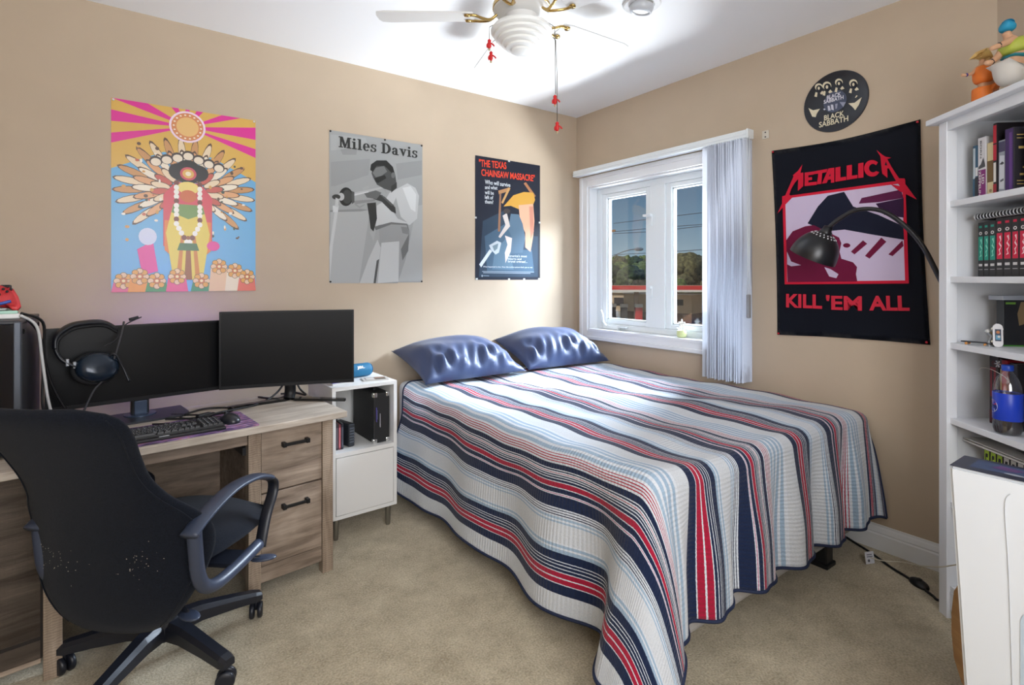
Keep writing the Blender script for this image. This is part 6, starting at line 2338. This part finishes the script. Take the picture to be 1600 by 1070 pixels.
J = [(.012, 0, .125, .024), (.016, 0, .155, .026), (.0, 0, .180, .024), (-.014, -.004, .198, .010), (-.024, -.006, .214, .017),
     (-.012, -.014, .182, .014), (-.040, -.02, .168, .011), (-.066, -.02, .158, .009), (-.086, -.02, .150, .008),
     (-.012, .016, .160, .013), (-.034, .02, .132, .010), (-.056, .02, .120, .010), (-.068, .02, .126, .008),
     (-.012, 0, .075, .020), (.010, 0, .02, .012), (-.006, -.004, .01, .011), (.05, 0, .09, .02), (.085, 0, .03, .012), (.075, -.004, .01, .011)]
skin_mesh('body', J, [(0, 1), (1, 2), (2, 3), (3, 4), (2, 5), (5, 6), (6, 7), (7, 8), (2, 9), (9, 10), (10, 11), (11, 12), (0, 13), (13, 14), (14, 15), (0, 16), (16, 17), (17, 18)], SKIN, f2)
skin_mesh('trousers', [(.012, 0, .132, .042), (-.012, 0, .085, .042), (.004, 0, .036, .036), (.046, 0, .095, .040), (.078, 0, .038, .034)], [(0, 1), (1, 2), (0, 3), (3, 4)], mat('figure_white', (212, 208, 200), .6), f2)
skin_mesh('boot', [(.006, 0, .034, .020), (.010, 0, .016, .016), (-.008, -.004, .011, .014)], [(0, 1), (1, 2)], mat('figure_teal', (28, 122, 132), .5), f2, 1)
skin_mesh('boot', [(.080, 0, .036, .020), (.085, 0, .018, .016), (.070, -.004, .011, .014)], [(0, 1), (1, 2)], MATS['figure_teal'], f2, 1)
skin_mesh('vest', [(.016, 0, .140, .043), (.012, 0, .165, .046), (-.002, .004, .190, .040)], [(0, 1), (1, 2)], mat('figure_lime', (176, 186, 74), .55), f2)
skin_mesh('sash', [(.014, 0, .122, .045), (.016, 0, .140, .045)], [(0, 1)], MATS['figure_teal'], f2, 1)
skin_mesh('wristband', [(-.046, -.02, .166, .012), (-.068, -.02, .158, .0115)], [(0, 1)], mat('figure_black', (34, 36, 42), .5), f2, 1)
skin_mesh('wristband', [(-.036, .02, .131, .0125), (-.054, .02, .121, .012)], [(0, 1)], MATS['figure_black'], f2, 1)
skin_mesh('hair', [(-.020, -.002, .224, .030), (-.002, .0, .234, .024), (-.034, -.002, .230, .018), (-.014, 0, .244, .020)], [(0, 1), (0, 2), (0, 3)], mat('figure_cyan', (32, 146, 186), .55), f2)

# ------------------------------------------------------------------ arc lamp behind the bookcase
lp = tag(empty('arc_lamp', (-.12, -2.36, 0)), 'black arc floor lamp with dome shade hanging before the flag', 'lamp')
LBK = mat('lamp_black', (18, 20, 26), .32, spec=.6)
hdv = Vector((-.13, .52, 0))
LP = lambda s, z: hdv * s + Vector((0, 0, z))
lathe('lamp_base', [(.085, .0006), (.09, .006), (.088, .022), (.03, .03), (.014, .034)], LBK, lp, seg=32)
tube('arc_pole', smooth_path([LP(0, .03), LP(0, .5), LP(.01, .85), (LP(.06, 1.02)), LP(.205, 1.235), LP(.33, 1.385), LP(.52, 1.495), LP(.70, 1.515), LP(.83, 1.48), LP(.905, 1.445)], 6), .0095, LBK, lp, seg=10)
axis = (Vector((0, 0, 1)) * math.cos(math.radians(27)) + Vector((0.05, -1, 0)).normalized() * math.sin(math.radians(27))).normalized()
q = Vector((0, 0, 1)).rotation_difference(axis).to_matrix().to_4x4()
ctop = LP(.905, 1.448)
rim = ctop - axis * .150
Ms = T(*rim) @ q
outer = [(.098 * math.cos(math.radians(a)), .125 * math.sin(math.radians(a))) for a in range(0, 84, 7)]
inner = [(.0955 * math.cos(math.radians(a)), .1225 * math.sin(math.radians(a))) for a in range(82, -1, -7)]
bm = bmesh.new()
add_lathe(bm, outer + inner, 40, Ms, cap=False)
shd = from_bm('shade', bm, LBK, lp, smooth=True)
bm = bmesh.new()
add_lathe(bm, [(.026, .112), (.026, .128), (.020, .134), (.018, .15), (.010, .152)], 20, Ms)
from_bm('socket_cap', bm, LBK, lp, smooth=True)
bm = bmesh.new()
for ring, (lat, cnt) in enumerate(((66, 16), (58, 20))):
    for k in range(cnt):
        a = 2 * PI * (k + .5 * ring) / cnt
        la_ = math.radians(lat)
        p = Vector((.0985 * math.cos(la_) * math.cos(a), .0985 * math.cos(la_) * math.sin(a), .1255 * math.sin(la_)))
        nrm = Vector((math.cos(la_) * math.cos(a), math.cos(la_) * math.sin(a), math.sin(la_) * .8)).normalized()
        M = Ms @ T(*p) @ Vector((0, 0, 1)).rotation_difference(nrm).to_matrix().to_4x4() @ RZ(a)
        b2 = bmesh.new()
        add_prism(b2, circle(0, 0, .0042, .0028, 8), -.0006, .0006)
        bmesh.ops.transform(b2, matrix=M, verts=b2.verts)
        merge(bm, b2)
from_bm('perforations', bm, mat('perforation_white', (226, 228, 232), .5), shd)
bm = bmesh.new()
bmesh.ops.create_uvsphere(bm, u_segments=16, v_segments=10, radius=.03)
bmesh.ops.transform(bm, matrix=Ms @ T(0, 0, .055), verts=bm.verts)
from_bm('bulb', bm, mat('bulb_white', (232, 230, 224), .4), lp, smooth=True)


def on_floor(px, py, z=0.0):
    D = (CAM.z - z) * 822.0 / (py - 435)
    return at(px, py, D)


cord = tag(empty('lamp_cord', on_floor(1436, 914)), 'black lamp cord with a foot switch on the carpet by the bookcase', 'cord')
o_ = on_floor(1436, 914)
fp = [on_floor(a, b, .006) - o_ for a, b in ((1296, 822), (1330, 844), (1360, 863), (1392, 886), (1415, 900), (1424, 906))]
tube('cord', smooth_path(fp), .005, CAB, cord, seg=8)
fp2 = [on_floor(a, b, .006) - o_ for a, b in ((1446, 922), (1458, 931), (1466, 937.5))] + [Vector((-.235, -2.318, .006)) - o_, Vector((-.20, -2.335, .006)) - o_]
tube('cord', smooth_path(fp2), .005, CAB, cord, seg=8)
bm = bmesh.new()
bmesh.ops.create_uvsphere(bm, u_segments=20, v_segments=12, radius=1)
for v in bm.verts:
    v.co = Vector((v.co.x * .042, v.co.y * .026, max(0, v.co.z * .018 + .004) + .0006))
cdir = on_floor(1446, 922) - on_floor(1424, 906)
bmesh.ops.rotate(bm, matrix=Matrix.Rotation(math.atan2(cdir.y, cdir.x), 3, 'Z'), verts=bm.verts)
sw = from_bm('foot_switch', bm, BLACKP, cord, smooth=True)
lathe('switch_button', [(.011, .018), (.011, .024), (.008, .026), (.0, .0262)], BLACKP, sw, seg=16)
wt = tag(empty('wire_tag', on_floor(1360, 881)), 'clear wire with a white paper tag between bed and bookcase', 'wire')
ow = on_floor(1360, 881)
tube('clear_wire', smooth_path([Vector((0, 0, .028)), on_floor(1380, 876, .03) - ow, at(1410, 878, 2.16) - ow, at(1440, 884, 2.02) - ow, at(1470, 885.5, 1.84) - ow, at(1492, 882.5, 1.70) - ow, at(1515, 880, 1.66) - ow]), .0022, mat('clear_wire', (214, 208, 190), .3), wt, seg=6)
tgp = box('paper_tag', -.022, .022, -.0005, .0005, .001, .05, mat('tag_white', (216, 218, 226), .6), wt, rot=(-.15, 0, YAW - PI / 2 + .2))
ink('tag_print', [((120, 124, 140), Rr(-.014, .012, .036, .040)), ((120, 124, 140), Rr(-.014, .014, .028, .032)), ((90, 92, 104), circle(-.006, .014, .006, .006, 12))], PRN, tgp, loc=(0, -.0006, 0), rot=UP)

# ------------------------------------------------------------------ white carton and guitar at the right edge
gt = tag(empty('guitar', (-.694, -2.478, .001), BR), 'brown acoustic guitar lying on its side behind the white carton', 'guitar')
half = [(0, .03), (.01, .10), (.04, .15), (.10, .182), (.17, .18), (.23, .145), (.28, .118), (.33, .118), (.38, .135), (.43, .130), (.465, .09), (.475, .03)]
cy_g = .183
outl = [(x, cy_g + y) for x, y in half] + [(x, cy_g - y) for x, y in half[::-1]]
GB = wood('guitar_wood', (150, 96, 62), (112, 68, 42), rough=.3, axis='X')
MG = Matrix.Rotation(PI / 2, 4, 'X')
bm = bmesh.new()
add_prism(bm, outl, -.045, .045)
bmesh.ops.transform(bm, matrix=MG, verts=bm.verts)
from_bm('body', bm, GB, gt)
bm = bmesh.new()
add_prism(bm, [(x, y) for x, y in outl], .0455, .048)
bmesh.ops.transform(bm, matrix=MG, verts=bm.verts)
from_bm('soundboard', bm, wood('guitar_top', (206, 160, 104), (176, 128, 78), rough=.3, axis='X'), gt)
bm = bmesh.new()
add_lathe(bm, [(.006, 0), (.005, .008), (.009, .012), (.008, .018), (.0, .019)], 14, T(.001, 0, cy_g) @ Matrix.Rotation(-PI / 2, 4, 'Y'))
from_bm('strap_button', bm, BLACKP, gt, smooth=True)
box('neck', .47, .68, -.06, -.035, cy_g - .025, cy_g + .025, mat('neck_brown', (110, 70, 44), .4), gt, bev=.004)
box('headstock', .68, .80, -.058, -.042, cy_g - .034, cy_g + .034, MATS['neck_brown'], gt, bev=.004)
box('bridge', .10, .125, -.056, -.048, cy_g - .07, cy_g + .07, MATS['neck_brown'], gt, bev=.002)

cb0 = at(1482, 726, 1.15)
cbx = tag(empty('carton', (cb0.x, cb0.y, .0015)), 'tall white carton with a dark printed top edge at the right', 'carton')
CH_ = cb0.z - .002
CL = .40
tl_ = Matrix.Rotation(math.radians(0), 4, 'X')
WC = mat('carton_white', (224, 228, 232), .45)
# leans a little: the foot of the box is set back to the right
shear = .045
bm = bmesh.new()
vv = []
for z, off in ((0, -shear), (CH_, 0)):
    for x in (0, .105):
        for y in (off, off - CL):
            vv.append(bm.verts.new((x, y, z)))
for f in ((0, 1, 3, 2), (4, 6, 7, 5), (0, 4, 5, 1), (2, 3, 7, 6), (0, 2, 6, 4), (1, 5, 7, 3)):
    bm.faces.new([vv[i] for i in f])
bmesh.ops.bevel(bm, geom=list(bm.edges), offset=.006, segments=2, affect='EDGES')
from_bm('box_body', bm, WC, cbx)
box('printed_lid', .0, .105, -CL + .002, -.002, CH_ + .0002, CH_ + .0012, mat('carton_print_dark', (30, 36, 56), .35), cbx)
ink('lid_print', [((54, 70, 104), [(.02, -.03), (.09, -.03), (.09, -.14), (.03, -.12)]), ((150, 156, 170), circle(.03, -.10, .006, .016, 10)), ((150, 156, 170), circle(.03, -.15, .006, .016, 10)), ((90, 60, 110), [(.05, -.06), (.08, -.07), (.07, -.11), (.05, -.10)]),
                  ((60, 110, 80), [(.03, -.19), (.08, -.18), (.085, -.26), (.04, -.25)]), ((30, 60, 54), [(.05, -.2), (.07, -.2), (.07, -.24), (.05, -.235)])], PRN, cbx, loc=(0, 0, CH_ + .0013))
k_ = ink('face_print', [((188, 204, 216), rrect(.095, .30, .18, .56, .03)), ((206, 216, 224), rrect(.10, .295, .185, .555, .028))], PRN, cbx, loc=(-.001, -.02, 0), rot=(PI / 2, 0, -PI / 2))
ln = smooth_path([(-.0012, -.10, CH_ - .03), (-.0012, -.092, CH_ - .06), (-.0012, -.098, CH_ - .2), (-.0012, -.105, CH_ - .5)])
tube('crease', ln, .0007, mat('crease_grey', (206, 210, 214), .6), cbx, seg=5)
